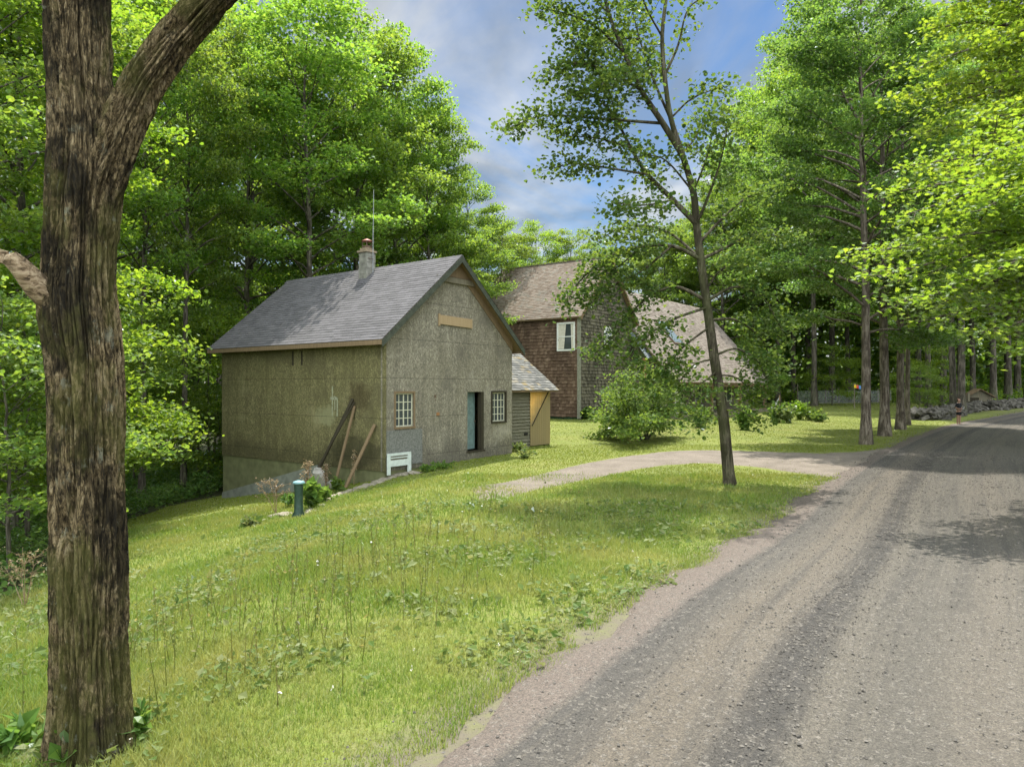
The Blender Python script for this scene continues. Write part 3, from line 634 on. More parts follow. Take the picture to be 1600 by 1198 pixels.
def wall_cells(g, plane, xs, zs, holes, th):
    """wall made of slabs round rectangular openings; plane(x, z, depth) -> point"""
    xs = sorted(set(xs)); zs = sorted(set(zs))
    for a, b in zip(xs, xs[1:]):
        run = None
        for c, d in zip(zs, zs[1:]):
            hole = any(h[0] <= (a+b)/2 <= h[1] and h[2] <= (c+d)/2 <= h[3] for h in holes)
            if not hole: run = [c, d] if run is None else [run[0], d]
            if (hole or d == zs[-1]) and run:
                g.hexa([plane(a, run[0], 0), plane(b, run[0], 0), plane(b, run[0], th), plane(a, run[0], th), plane(a, run[1], 0), plane(b, run[1], 0), plane(b, run[1], th), plane(a, run[1], th)]); run = None

def barn():
    B = empty('barn', (BARN_O[0], BARN_O[1], CZ), ROT)         # local z = height above the camera
    tag(B, 'tall grey weathered barn with flake board walls, chimney and open teal door', 'barn')
    W, L, zb, ze, sl = 6.4, 8.85, -2.56, 1.66, .835; zr = ze+sl*W/2
    front = lambda x, z, d: (x, d, z)
    win = [(.45, 1.22, -1.24, -.2), (5.2, 5.98, -1.26, -.21)]; door = (3.84, 4.74, -2.22, -.18)
    g = G(); holes = win+[door]
    wall_cells(g, front, [0, W]+[h[i] for h in holes for i in (0, 1)], [zb, ze-.02]+[h[i] for h in holes for i in (2, 3)], holes, .16)
    g.prism([(.0, 0, ze-.02), (W, 0, ze-.02), (W/2, 0, zr-.03)], (0, .16, 0))
    g.build('gable_wall', MAT['gable_board'], B)
    g = G(); g.box((0.001, .161, zb), (.16, L-.16, ze-.02)); g.box((W-.16, .161, zb), (W-.001, L-.16, ze-.02)); g.box((0, L-.159, zb), (W, L, ze-.02))
    g.prism([(0, L-.159, ze-.02), (W, L-.159, ze-.02), (W/2, L-.159, zr-.03)], (0, .159, 0))
    g.build('side_wall', MAT['olive_board'], B)
    g = G(); g.box((.03, .03, -5.2), (W-.03, L-.03, zb-.001)); g.build('foundation', MAT['found'], B)
    g = G(); g.hexa([(1.62, -.05, -2.74), (W+.03, -.05, -2.78), (W+.03, .02, -2.78), (1.62, .02, -2.74), (1.62, -.03, -2.585), (W+.03, -.03, -2.60), (W+.03, .02, -2.60), (1.62, .02, -2.585)])
    g.build('sill_board', MAT['sill_strip'], B)
    g = G(); g.box((.0, -.028, -2.42), (1.60, -.003, -1.34)); g.build('patch_panel', plain('bluish_patch_panel', (.15, .152, .135), .9, .35, 22), B)
    # roof deck, shingles, fascias, soffit
    ov, of, ob = .38, .30, .35; th = .07
    g = G(); nl = np.array([-sl, 0, 1])/math.hypot(sl, 1); nr_ = np.array([sl, 0, 1])/math.hypot(sl, 1); slope = math.hypot(W/2+ov, sl*(W/2+ov))
    def deck(sgn):
        x0 = -ov if sgn < 0 else W+ov; z0 = ze-sl*ov
        a = [(x0, -of, z0), (W/2, -of, zr), (W/2, L+ob, zr), (x0, L+ob, z0)]
        g.hexa([(p[0], p[1], p[2]-.02) for p in a]+[(p[0], p[1], p[2]+th-.02) for p in a])
    deck(-1); deck(1); roof = g.build('roof', MAT['old_wood'], B)
    g = G(); u = np.array([0, 1, 0]); up = np.array([1, 0, sl])/math.hypot(1, sl)
    shingles(g, np.array([-ov-.02, -of-.02, ze-sl*ov+th-.017]), u, up, nl, L+of+ob+.04, slope+.03, .32, .143, .012, .002)
    up2 = np.array([-1, 0, sl])/math.hypot(1, sl)
    shingles(g, np.array([W+ov+.02, L+ob+.02, ze-sl*ov+th-.017]), -u, up2, nr_, L+of+ob+.04, slope+.03, .32, .143, .012, .002)
    for k in range(31):                                          # ridge caps
        y = -of-.02+k*.31; g.hexa([(W/2-.15, y, zr+th-.12), (W/2+.15, y, zr+th-.12), (W/2+.15, y+.33, zr+th-.12), (W/2-.15, y+.33, zr+th-.12), (W/2-.02, y, zr+th+.016), (W/2+.02, y, zr+th+.016), (W/2+.02, y+.33, zr+th+.006), (W/2-.02, y+.33, zr+th+.006)])
    g.build('shingles', MAT['asphalt_shingle'], roof)
    g = G()
    for s in (-1, 1):
        x0 = -ov if s < 0 else W+ov
        g.hexa([(x0, -of-.03, ze-sl*ov-.17), (W/2, -of-.03, zr-.17), (W/2, -of-.003, zr-.17), (x0, -of-.003, ze-sl*ov-.17), (x0, -of-.03, ze-sl*ov+.045), (W/2, -of-.03, zr+.045), (W/2, -of-.003, zr+.045), (x0, -of-.003, ze-sl*ov+.045)])
    g.build('rake_board', MAT['fascia'], roof)
    g = G(); g.box((-ov-.02, -of, ze-sl*ov-.10), (-ov-.001, L+ob, ze-sl*ov+.04)); g.box((W+ov+.001, -of, ze-sl*ov-.10), (W+ov+.02, L+ob, ze-sl*ov+.04)); g.build('eave_board', MAT['old_wood'], roof)
    g = G()
    for s in (-1, 1):                                            # frieze boards under the rake
        x0 = 0 if s < 0 else W
        g.hexa([(x0, -.03, ze-.34), (W/2, -.03, zr-.34), (W/2, -.003, zr-.34), (x0, -.003, ze-.34), (x0, -.03, ze-.03), (W/2, -.03, zr-.03), (W/2, -.003, zr-.03), (x0, -.003, ze-.03)])
    g.build('frieze_board', MAT['old_wood'], B)
    g = G(); g.prism([(W/2-.72, -.045, zr-.66), (W/2+.72, -.045, zr-.66), (W/2, -.045, zr-.06)], (0, .012, 0)); g.build('peak_panel', MAT['old_wood'], B)
    g = G(); g.box((W/2-.95, -.085, zr-.86), (W/2+.95, -.034, zr-.68)); g.build('collar_board', MAT['grey_wood'], B)
    g = G(); g.hexa([(2.4, -.05, 2.06), (4.05, -.05, 2.02), (4.05, -.003, 2.02), (2.4, -.003, 2.06), (2.4, -.05, 2.36), (4.05, -.05, 2.33), (4.05, -.003, 2.33), (2.4, -.003, 2.36)])
    g.box((2.36, -.06, 2.0), (2.40, -.003, 2.40)); g.build('gable_plank', MAT['raw_wood'], B)
    g = G(); g.box((-.03, -.03, zb), (.05, -.003, ze-.35)); g.box((-.03, -.003, zb), (-.003, .06, ze-.30)); g.build('corner_board', MAT['olive_board'], B)
    # windows
    for wi, (a, b, c, d) in enumerate(win):
        w_ = empty('window'); w_.parent = B
        g = G(); f = .06
        g.box((a-f, -.035, d), (b+f, .05, d+f)); g.box((a-f, -.05, c-f), (b+f, .05, c)); g.box((a-f, -.03, c), (a, .05, d)); g.box((b, -.03, c), (b+f, .05, d)); g.build('frame', MAT['old_wood'] if wi == 0 else MAT['dark_wood'], w_)
        g = G(); s = .04; y0, y1 = .045, .075
        for x in (a, (a+b)/2-s/2, b-s): g.box((x, y0-.005, c), (x+s, y1+.005, d))
        for x in ((a*3+b)/4, (a+3*b)/4): g.box((x-.012, y0, c+s), (x+.012, y1, d-s))
        for k in range(5): z = c+(d-c-s)*k/4; g.box((a+s, y0+.003, z), (b-s, y1-.003, z+(s if k in (0, 4) else .026)))
        g.build('muntin', MAT['cream'], w_)
        g = G(); g.box((a+.002, .058, c+.002), (b-.002, .063, d-.002)); g.build('pane', MAT['glass'], w_)
        if wi == 0:
            g = G(); g.box((a+.05, .12, c+.02), (a+.36, .2, c+.13)); g.box((a+.42, .12, c+.02), (b-.05, .22, c+.17)); g.build('sill_clutter', MAT['white'], w_)
    # doorway with the teal door leaf standing half open inside
    a, b, c, d = door
    g = G(); g.box((a-.05, -.025, c-.06), (b+.05, .20, c)); g.box((b-.14, .0, c), (b-.005, .17, d-.004)); g.build('door_frame', MAT['dark_wood'], B)
    D = empty('door', (a+.02, .19, 0), rad(7)); D.parent = B
    g = G(); w = .70; g.box((0, 0, c+.03), (w, .045, d-.01)); g.build('leaf', MAT['teal'], D)
    g = G()
    for z0, z1 in ((c+.2, c+.62), (c+.72, c+1.22), (c+1.32, c+1.9)):
        for x0, x1 in ((.09, w-.09),):
            g.box((x0-.02, -.014, z0-.02), (x1+.02, 0, z0)); g.box((x0-.02, -.014, z1), (x1+.02, 0, z1+.02)); g.box((x0-.02, -.014, z0), (x0, 0, z1)); g.box((x1, -.014, z0), (x1+.02, 0, z1))
    g.build('panel_moulding', MAT['teal'], D)
    g = G(); g.tube([(.66, -.05, c+1.0), (.66, 0, c+1.0)], .03, 8); g.build('knob', MAT['rusty'], D)
    g = G(); g.box((.16, .7, zb+.02), (W-.16, L-.16, zb+.06)); g.build('floor_deck', MAT['dark_wood'], B)
    g = G()
    for y, z0, z1, w in ((2.42, -.95, .02, .025), (2.30, -.75, -.30, .02), (2.18, -.95, -.35, .03), (2.36, -.42, -.33, .16)): g.box((-.006, y-w, z0), (-.001, y+w, z1))
    g.build('paint_scrape', plain('pale_scrape', (.26, .27, .18), .9, .45, 14), B)
    # two dark cleats high on the side wall, a fitting on the gable
    for y in (4.49, 4.0):
        g = G(); g.box((-.02, y-.035, .72), (-.002, y+.035, 1.2)); g.build('cleat', MAT['dark_wood'], B)
    g = G(); g.box((2.28, -.05, -.94), (2.38, -.002, -.84)); g.build('junction_box', MAT['orange_trim'], B)
    g = G(); g.box((2.18, -.015, -.36), (2.26, -.002, -.26)); g.box((2.22, -.012, -.46), (2.24, -.002, -.40)); g.build('old_bracket', MAT['rusty'], B)
    # chimney
    ch = empty('chimney', (2.86, 4.02, -.12)); ch.parent = B
    g = G(); z = 3.4
    while z < 5.0:
        j = R.normal(0, .006, 2); g.box((-.21+j[0], -.21+j[1], z), (.21+j[0], .21+j[1], min(z+.205, 5.03))); z += .212
    g.build('block_stack', MAT['block'], ch)
    g = G(); g.box((-.19, -.19, 3.4), (.19, .19, 5.02)); g.box((-.255, -.255, 5.035), (.255, .255, 5.11)); g.box((-.18, -.18, 5.111), (.18, .18, 5.2)); g.build('crown_mortar', MAT['mortar'], ch)
    g = G(); g.tube([(0, 0, 5.2), (0, 0, 5.29)], .15, 10)
    for sx, sy in ((1, 1), (1, -1), (-1, 1), (-1, -1)): g.tube([(sx*.11, sy*.11, 5.2), (sx*.12, sy*.12, 5.47)], .016, 5)
    g.build('flue', MAT['rusty'], ch)
    g = G(); g.tube([(0, 0, 5.46), (0, 0, 5.475), (0, 0, 5.56)], [.20, .205, .02], 16); g.build('cap', MAT['rust_red'], ch)
    g = G(); g.tube([(.05, -.26, 3.75), (.06, -.26, 5.6), (.09, -.26, 7.35)], [.016, .014, .009], 6); g.build('antenna_mast', MAT['mast'], ch)
    for z in (4.1, 4.8): g = G(); g.tube([(-.16, -.225, z), (.05, -.27, z)], .012, 5); g.build('mast_bracket', MAT['rusty'], ch)
    return B
barn()
def on_side(px, py, off=.05):
    k = (px-HX)/F; y = (BARN_O[0]-k*BARN_O[1])/(.8+.6*k); d = BARN_O[1]+.6*y; p = P(px, py, d); return p+np.array([-.6, -.8, 0])*off
def on_front(px, py, off=.05):
    k = (px-HX)/F; x = (k*BARN_O[1]-BARN_O[0])/(.6-.8*k); d = BARN_O[1]+.8*x; p = P(px, py, d); return p+np.array([.8, -.6, 0])*off

# things leaning on the barn
def lean(name, b, t, w, h, mat, label, cat='plank', rnd=False):
    o = empty(name, b); b = np.asarray(b); t = np.asarray(t)-b; g = G()
    if rnd: g.tube(curve((0, 0, -.05), t, .02, 9, .05), np.linspace(w*.62, w*.42, 9), 8)
    else: g.beam((0, 0, -.05), t, w, h, up=(.6, .8, .2))
    x = g.build('pole' if rnd else 'board', mat, o); tag(o, label, cat)
g_ = lambda px, py: pick(px, py)
lean('leaning_pole', on_side(521, 752, .95), on_side(556, 628, .06), .075, .06, MAT['dark_wood'], 'dark crooked pole leaning on the mossy side wall of the barn', 'pole', True)
lean('leaning_plank', on_side(516, 752, .75), on_side(553, 623, .05), .10, .035, MAT['dark_wood'], 'dark wet plank leaning behind the dark pole on the barn side wall', 'plank')
lean('leaning_plank', on_side(546, 756, .60), on_side(556, 634, .05), .085, .035, MAT['old_wood'], 'long brown plank leaning upright on the barn wall beside the dark pole', 'plank')
lean('leaning_plank', on_side(567, 757, .70), on_side(588, 663, .06), .10, .04, MAT['old_wood'], 'short brown plank leaning on the barn wall nearest the corner', 'plank')
def headboard():
    a, b = on_front(602, 737, .10), on_front(645, 734, .10); z0 = CZ-2.66; o = empty('headboard', (a[0], a[1], z0), ROT)
    tag(o, 'white slatted wooden headboard standing against the barn by its near corner', 'headboard')
    g = G(); w = .98
    g.box((0, -.02, 0), (.11, .03, .64)); g.build('post', MAT['chalk_white'], o)
    g = G(); g.box((w-.13, -.02, 0), (w, .03, .64)); g.build('post', MAT['chalk_white'], o)
    g = G(); g.box((.111, -.012, .56), (w-.131, .022, .64)); g.box((.111, -.012, .24), (w-.131, .022, .43)); g.box((.111, -.010, .485), (w-.131, .018, .515)); g.build('rail', MAT['chalk_white'], o)
    g = G(); g.box((.111, .023, .43), (w-.131, .028, .56)); g.build('backing', MAT['grey_wood'], o)
headboard()
def boulder(name, c, r, mat, label, cat, sq=.8, seed=1, group=None):
    n, m = 14, 9; th = np.linspace(0, np.pi, m); ph = np.linspace(0, 2*np.pi, n, endpoint=False)
    d = np.stack([np.sin(th)[:, None]*np.cos(ph), np.sin(th)[:, None]*np.sin(ph), np.cos(th)[:, None]+0*ph], -1)
    q = 1+.55*(fbm(d[..., 0]*1.6+seed*9, d[..., 1]*1.6, d[..., 2]*1.6)-.47)
    q = np.minimum(q, np.min(.92/np.maximum(1e-3, d @ np.random.default_rng(seed).normal(0, 1, (3, 6))/1.35), axis=-1)) if True else q
    v = d*q[..., None]*np.asarray(r, float); i = np.arange(m-1)[:, None]*n; j = np.arange(n)[None]; g = G()
    g.add(v.reshape(-1, 3), np.stack([i+j, i+n+j, i+n+(j+1) % n, i+(j+1) % n], -1).reshape(-1, 4)); o = g.build(name, mat); o.location = c; o.rotation_euler = (0, 0, seed*1.3)
    tag(o, label, cat, group); return o
boulder('boulder', on_side(534, 752, .85)+np.array([0, 0, .22]), (.33, .26, .42), MAT['white_stone'], 'pale angular boulder propped between the planks leaning on the barn', 'boulder', seed=4)
boulder('boulder', on_side(552, 757, .75)+np.array([0, 0, .10]), (.26, .2, .17), MAT['white_stone'], 'small low pale stone at the foot of the brown plank', 'stone', seed=6)
EDGE = [(395, 812), (430, 806), (452, 804), (487, 800), (500, 791), (513, 783), (527, 777), (541, 772), (552, 768), (566, 763), (579, 758), (590, 754), (601, 750), (612, 746), (624, 743), (637, 741), (650, 739)]
for i, (x, y) in enumerate(EDGE):
    p = pick(x, y); boulder('edging_stone', p+np.array([0, 0, .0]), (.24+.10*R.random(), .17+.1*R.random(), .085), MAT['flat_stone'], 'flat pale edging stone in the row running from the barn corner to the green hydrant', 'stone', seed=20+i, group='flat edging stones by the barn')
def ramp_wall():
    a, b = on_side(372, 760, .45), on_side(520, 720, .45); o = empty('low_concrete_wall', (a[0], a[1], 0)); g = G()
    off = np.array([-.6, -.8, 0])*.18; za, zb_ = CZ-3.80, CZ-2.46
    A, B = np.array([0, 0, 0.]), np.array([b[0]-a[0], b[1]-a[1], 0]); g.hexa([A+(0, 0, za-2), B+(0, 0, za-2), B+off+(0, 0, za-2), A+off+(0, 0, za-2), A+(0, 0, za), B+(0, 0, zb_), B+off+(0, 0, zb_), A+off+(0, 0, za)])
    o2 = g.build('low_concrete_wall', MAT['concrete']); o2.location = o.location; bpy.data.objects.remove(o); tag(o2, 'low sloping grey concrete wall along the foot of the barn side wall', 'wall')
ramp_wall()
def hydrant():
    p = pick(467, 808); o = empty('yard_hydrant', p); tag(o, 'dark green iron post with pale blue lid beside the edging stones', 'hydrant')
    g = G(); g.tube([(0, 0, -.05), (0, 0, .05), (0, 0, .14), (0, 0, .5), (0, 0, .78)], [.17, .155, .105, .095, .105], 14); g.build('post', MAT['green_iron'], o, True)
    g = G(); g.tube([(0, 0, .781), (0, 0, .80), (0, 0, .83), (0, 0, .86)], [.12, .14, .13, .04], 14); g.build('lid', MAT['blue_lid'], o)
hydrant()

def shed():
    S = empty('shed', (BARN_O[0], BARN_O[1], CZ), ROT); tag(S, 'low clapboard lean-to shed with lichen spotted roof behind the barn', 'shed')
    x0, x1, y0, y1 = 6.45, 10.50, 1.07, 2.9; zt, zb = -.02, -2.75
    g = G(); z = zb
    while z < zt-.05:
        zz = min(z+.135, zt); j = R.normal(0, .006); g.hexa([(x0, y0-.055+j, z), (9.0, y0-.055+j, z), (9.0, y0+.02, z), (x0, y0+.02, z), (x0, y0-.004, zz), (9.0, y0-.004, zz), (9.0, y0+.02, zz), (x0, y0+.02, zz)]); z += .131
    z = zb
    while z < zt-.05:
        zz = min(z+.135, zt); g.hexa([(x1-.02, y0, z), (x1+.02, y0, z), (x1+.02, y1+1.4, z), (x1-.02, y1+1.4, z), (x1-.02, y0, zz), (x1, y0, zz), (x1, y1+1.4, zz), (x1-.02, y1+1.4, zz)]); z += .131
    g.prism([(x1-.01, y0+.02, zt), (x1-.01, y1+1.4, zt), (x1-.01, y1, zt+1.3)], (-.03, 0, 0))
    g.box((x0, y0+.021, zb), (x0+.02, y1+1.4, zt)); g.box((x0, y1+1.38, zb), (x1-.03, y1+1.4, zt)); g.build('wall', MAT['clap'], S)
    D = empty('door', (0, 0, 0)); D.parent = S; D['label'] = 'tan board door turning grey green at its lower corner'
    g = G(); n = 9
    for k in range(n): a = 9.02+(x1-.02-9.02)*k/n; g.box((a, y0-.06, -2.44), (a+(x1-.02-9.02)/n-.006, y0-.032+R.normal(0, .002), -.06))
    g.build('leaf', MAT['tan'], D)
    g = G(); g.beam((9.1, y0-.075, -1.62), (x1-.1, y0-.075, -.12), .028, .04, up=(0, 1, 0)); g.build('brace', MAT['dark_wood'], D)
    for x in (9.2, x1-.2): g = G(); g.box((x-.03, y0-.075, -.16), (x+.03, y0-.061, -.02)); g.build('hinge', MAT['mast'], D)
    g = G(); g.box((8.6, y0-.05, -1.98), (8.85, y0-.032, -1.88)); g.build('vent_hole', MAT['dark'], S)
    sl = .78; yr = y1; ze = zt+.05; of = .28
    g = G(); a = [(x0, y0-of, ze-sl*of), (x1+.3, y0-of, ze-sl*of), (x1+.3, yr, ze+sl*(yr-y0)), (x0, yr, ze+sl*(yr-y0))]; g.hexa([tuple(np.add(p, (0, 0, -.03))) for p in a]+[tuple(np.add(p, (0, 0, .03))) for p in a])
    b = [(x0, yr+.001, ze+sl*(yr-y0)), (x1+.3, yr+.001, ze+sl*(yr-y0)), (x1+.3, yr+1.8, ze+sl*(yr-y0)-1.4), (x0, yr+1.8, ze+sl*(yr-y0)-1.4)]; g.hexa([tuple(np.add(p, (0, 0, -.03))) for p in b]+[tuple(np.add(p, (0, 0, .03))) for p in b])
    rf = g.build('roof', MAT['old_wood'], S)
    g = G(); up = np.array([0, 1, sl])/math.hypot(1, sl); shingles(g, (x0, y0-of-.02, ze-sl*of+.035), (1, 0, 0), up, np.array([0, -sl, 1])/math.hypot(1, sl), x1+.32-x0, math.hypot(1, sl)*(yr-y0+of), .26, .17, .022, .012)
    g.build('shingles', MAT['shed_roof'], rf)
    gl = G(); n = 260; s, t = R.random(n), R.random(n)**1.3; x = x0+.4+(x1-x0-.2)*s; yy = y0-of+.03+(yr-y0+of)*t; k = fbm(x*1.2, yy*2, 3) > .48
    x, yy = x[k], yy[k]; leaves(gl, np.stack([x, yy, ze+sl*(yy-y0)+.065], 1), .07, .35, 'simple', bias=(0, -.6, .8)); tag(gl.build('leaf_litter', DRY, rf), kind='stuff')
shed()

def house():
    H = empty('house', (HOUSE_O[0], HOUSE_O[1], CZ), ROT); tag(H, 'large brown cedar shingled house with faded shingle roofs and a long wing', 'house')
    W, L, zb, ze, sl = 7.5, 8.8, -1.95, 4.72, 1.09; zr = ze+sl*W/2; n3 = np.array
    win = (.40, 1.56, 2.42, 4.05)
    g = G(); g.box((.001, .101, zb), (.1, L, ze)); g.box((0, 0, zb), (W, .1, ze)); g.box((W-.1, .101, zb), (W, L, ze)); g.box((.101, L-.1, zb), (W-.101, L, ze))
    for y in (0, L-.1): g.prism([(0, y, ze+.001), (W, y, ze+.001), (W/2, y, zr-.03)], (0, .1, 0))
    g.build('wall', MAT['wall_shingle_dark'], H)
    g = G(); shingles(g, (-.004, L, zb), (0, -1, 0), (0, 0, 1), (-1, 0, 0), L-.13, ze-zb-.02, .16, .215, .05, .014, inside=lambda x, y: not (win[0]-.06 < L-x < win[1]+.06 and win[2]-.06 < y+zb < win[3]+.06))
    g.build('cladding', MAT['wall_shingle'], H)['label'] = 'reddish brown cedar shingle cladding of the long side'
    g = G(); shingles(g, (.14, -.004, zb), (1, 0, 0), (0, 0, 1), (0, -1, 0), W-.14, zr-zb, .16, .215, .05, .012, inside=lambda x, y: (y+zb < ze+sl*min(x+.14, W-x-.14)-.2) and not (((x+.14-3.7)/.78)**2+((y+zb-3.55)/.72)**2 < 1))
    g.build('cladding', MAT['wall_shingle_dark'], H)['label'] = 'dark weathered shingle cladding of the gable end'
    g = G(); g.box((.05, .05, -4), (W-.05, L-.05, zb-.001)); g.build('foundation', plain('green_lattice', (.04, .075, .04), .9, .4, 8), H)
    g = G(); g.box((-.05, -.05, zb-.1), (.13, -.005, ze-.05)); g.box((-.05, -.005, zb-.1), (-.005, .13, ze-.05)); g.build('corner_board', MAT['pale_trim'], H)
    g = G(); g.box((-.055, .131, ze-.28), (-.02, L, ze-.03)); g.build('frieze_board', MAT['orange_trim'], H)
    w_ = empty('window'); w_.parent = H; y0, y1, z0, z1 = win; g = G(); f = .11
    g.box((-.07, y0-f, z0-f), (-.02, y1+f, z0)); g.box((-.07, y0-f, z1), (-.02, y1+f, z1+f)); g.box((-.07, y0-f, z0), (-.02, y0, z1)); g.box((-.07, y1, z0), (-.02, y1+f, z1)); zm = (z0+z1)/2; g.box((-.062, y0, zm-.03), (-.02, y1, zm+.03)); g.build('frame', MAT['white'], w_)
    g = G(); g.box((-.03, y0+.002, z0+.002), (-.026, y1-.002, z1-.002)); g.build('pane', MAT['glass'], w_)
    g = G(); ym = y1-.50*(y1-y0)
    for (a, b, c, d) in ((y1, y1-.06, ym+.02, y1-.30), (y0, y0+.05, y0+.18, y0+.10)):
        lo, hi = (y1-.42 if a == y1 else y0+.16), (ym if a == y1 else y0+.22)
        g.add([(-.036, a, z0+.02), (-.036, lo, z0+.02), (-.036, hi, z1-.02), (-.036, a, z1-.02)], [[0, 1, 2, 3]])
    g.build('curtain', MAT['curtain'], w_)
    # arched gable window
    w_ = empty('arched_window'); w_.parent = H; cx, cz, rx, rz = 3.7, 3.45, .52, .62
    a = np.linspace(0, np.pi, 15); arc = [(cx+rx*math.cos(t), cz+rz*math.sin(t)*1.0) for t in a]; outl = [(cx+rx, cz-.55)]+arc+[(cx-rx, cz-.55)]
    g = G(); g.tube([(x, -.05, z) for x, z in outl]+[(cx+rx, -.05, cz-.55)], .055, 6); g.build('frame', MAT['white'], w_)
    g = G()
    for x in (-.18, .18): g.tube([(cx+x, -.045, cz-.55), (cx+x, -.045, cz+.08)], .025, 5)
    for t in (.9, math.pi/2, math.pi-.9): g.tube([(cx, -.045, cz+.08), (cx+rx*math.cos(t), -.045, cz+rz*math.sin(t))], .025, 5)
    g.tube([(cx-rx, -.045, cz+.05), (cx+rx, -.045, cz+.05)], .025, 5); g.tube([(cx-rx, -.045, cz-.25), (cx+rx, -.045, cz-.25)], .022, 5); g.build('muntin', MAT['white'], w_)
    g = G(); g.add([(x, -.035, z) for x, z in outl], [[0, i, i+1] for i in range(1, len(outl)-1)]); g.build('pane', MAT['glass'], w_)
    # main roof
    ov, og = .28, .30; th = .08; g = G()
    for s in (-1, 1):
        x0 = -ov if s < 0 else W+ov; z0_ = ze-sl*ov; q = [(x0, -og, z0_), (W/2, -og, zr), (W/2, L+og, zr), (x0, L+og, z0_)]
        g.hexa([tuple(np.add(p, (0, 0, -.03))) for p in q]+[tuple(np.add(p, (0, 0, th-.03))) for p in q])
    rf = g.build('roof', MAT['old_wood'], H); k = math.hypot(1, sl); slope = k*(W/2+ov)+.03
    g = G(); shingles(g, (-ov-.02, -og-.02, ze-sl*ov+th-.025), (0, 1, 0), n3([1, 0, sl])/k, n3([-sl, 0, 1])/k, L+2*og+.04, slope, .24, .17, .016, .006)
    shingles(g, (W+ov+.02, L+og+.02, ze-sl*ov+th-.025), (0, -1, 0), n3([-1, 0, sl])/k, n3([sl, 0, 1])/k, L+2*og+.04, slope, .24, .17, .016, .006)
    g.box((W/2-.1, -og-.02, zr+.04), (W/2+.1, L+og+.02, zr+.085)); g.build('shingles', MAT['old_roof'], rf)
    g = G()
    for s in (-1, 1):
        x0 = -ov if s < 0 else W+ov
        g.hexa([(x0, -og-.04, ze-sl*ov-.2), (W/2, -og-.04, zr-.2), (W/2, -og-.003, zr-.2), (x0, -og-.003, ze-sl*ov-.2), (x0, -og-.04, ze-sl*ov+.05), (W/2, -og-.04, zr+.05), (W/2, -og-.003, zr+.05), (x0, -og-.003, ze-sl*ov+.05)])
    g.build('rake_board', MAT['old_wood'], rf)
    # wing behind, with a deep porch under its low eave
    x0, x1, ye, yr, zE, s2 = 7.52, 28.5, -3.4, 3.1, .30, 1.13; zR = zE+s2*(yr-ye); k = math.hypot(1, s2)
    g = G(); wy = -1.6; zw = zE+s2*(wy-ye)-.1
    g.box((x0, wy, -2.2), (x1-.5, wy+.1, zw)); g.box((x0, wy+.101, -2.2), (x0+.1, 8, zE)); g.box((x1-.6, wy+.101, -2.2), (x1-.5, 8, zE))
    for x in (x0, x1-.6): g.prism([(x, wy+.101, zE+.001), (x, 8, zE+.001), (x, 8, zE+1.0), (x, yr, zR-.15), (x, wy+.101, zw)], (.1, 0, 0))
    g.build('wing_wall', MAT['wall_shingle_dark'], H)
    g = G(); q = [(x0-.3, ye, zE), (x1, ye, zE), (x1, yr, zR), (x0-.3, yr, zR)]; g.hexa([tuple(np.add(p, (0, 0, -.08))) for p in q]+[tuple(np.add(p, (0, 0, .02))) for p in q])
    q = [(x0-.3, yr+.001, zR), (x1, yr+.001, zR), (x1, 8.4, zR-s2*5.3), (x0-.3, 8.4, zR-s2*5.3)]; g.hexa([tuple(np.add(p, (0, 0, -.08))) for p in q]+[tuple(np.add(p, (0, 0, .02))) for p in q])
    wr = g.build('wing_roof', MAT['old_wood'], H)
    g = G(); shingles(g, (x0-.32, ye-.02, zE+.022), (1, 0, 0), n3([0, 1, s2])/k, n3([0, -s2, 1])/k, x1-x0+.34, k*(yr-ye)+.05, .34, .21, .02, .008); g.build('shingles', MAT['pink_roof'], wr)
    def onroof(x, y, h): return n3([x, y, zE+s2*(y-ye)])+n3([0, -s2, 1])/k*h
    sk = empty('skylight'); sk.parent = wr
    c = [(12.9, -.75), (14.7, -.75), (14.7, 1.0), (12.9, 1.0)]; g = G(); g.hexa([onroof(a, b, .03) for a, b in c]+[onroof(a, b, .14) for a, b in c]); g.build('frame', MAT['rusty'], sk)
    c = [(13.0, -.66), (14.6, -.66), (14.6, .9), (13.0, .9)]; g = G(); g.add([onroof(a, b, .15) for a, b in c], [[0, 1, 2, 3]]); g.build('pane', MAT['sky_glass'], sk)
    # small blue grey hood roof beside the gable
    hd = empty('hood'); hd.parent = H; g = G(); q = [(6.6, -1.5, 2.0), (8.1, -1.5, 2.0), (8.1, -.1, 3.9), (6.6, -.1, 3.9)]; g.hexa([tuple(np.add(p, (0, 0, -.08))) for p in q]+[tuple(np.add(p, (0, 0, 0))) for p in q]); g.build('hood_roof', MAT['fascia'], hd)
    g = G(); kk = math.hypot(1.4, 1.9); shingles(g, (6.56, -1.53, 1.99), (1, 0, 0), n3([0, 1.4, 1.9])/kk, n3([0, -1.9, 1.4])/kk, 1.58, kk, .22, .18, .015, .005); g.build('shingles', MAT['slate_blue'], hd)
    g = G(); g.box((6.62, -1.35, -2.4), (6.8, -1.17, 2.0)); g.build('post', MAT['orange_trim'], hd)
    # porch
    for x, m in ((8.1, 'cream'), (14.6, 'old_wood'), (21, 'old_wood'), (27.9, 'old_wood')):
        g = G(); g.box((x-.11, -3.2, -2.55), (x+.11, -2.98, zE+.1)); g.build('porch_post', MAT[m], H)
    g = G(); g.box((x0-.2, -3.22, zE-.32), (x1-.1, -2.96, zE-.10)) if False else g.box((x0-.2, -3.30, zE-.30), (x1-.1, -3.205, zE-.12)); g.build('porch_beam', MAT['old_wood'], H)
    g = G(); g.box((x0-.2, -3.3, -2.9), (x1-.2, -1.61, -2.06)); g.build('porch_floor', MAT['grey_wood'], H)
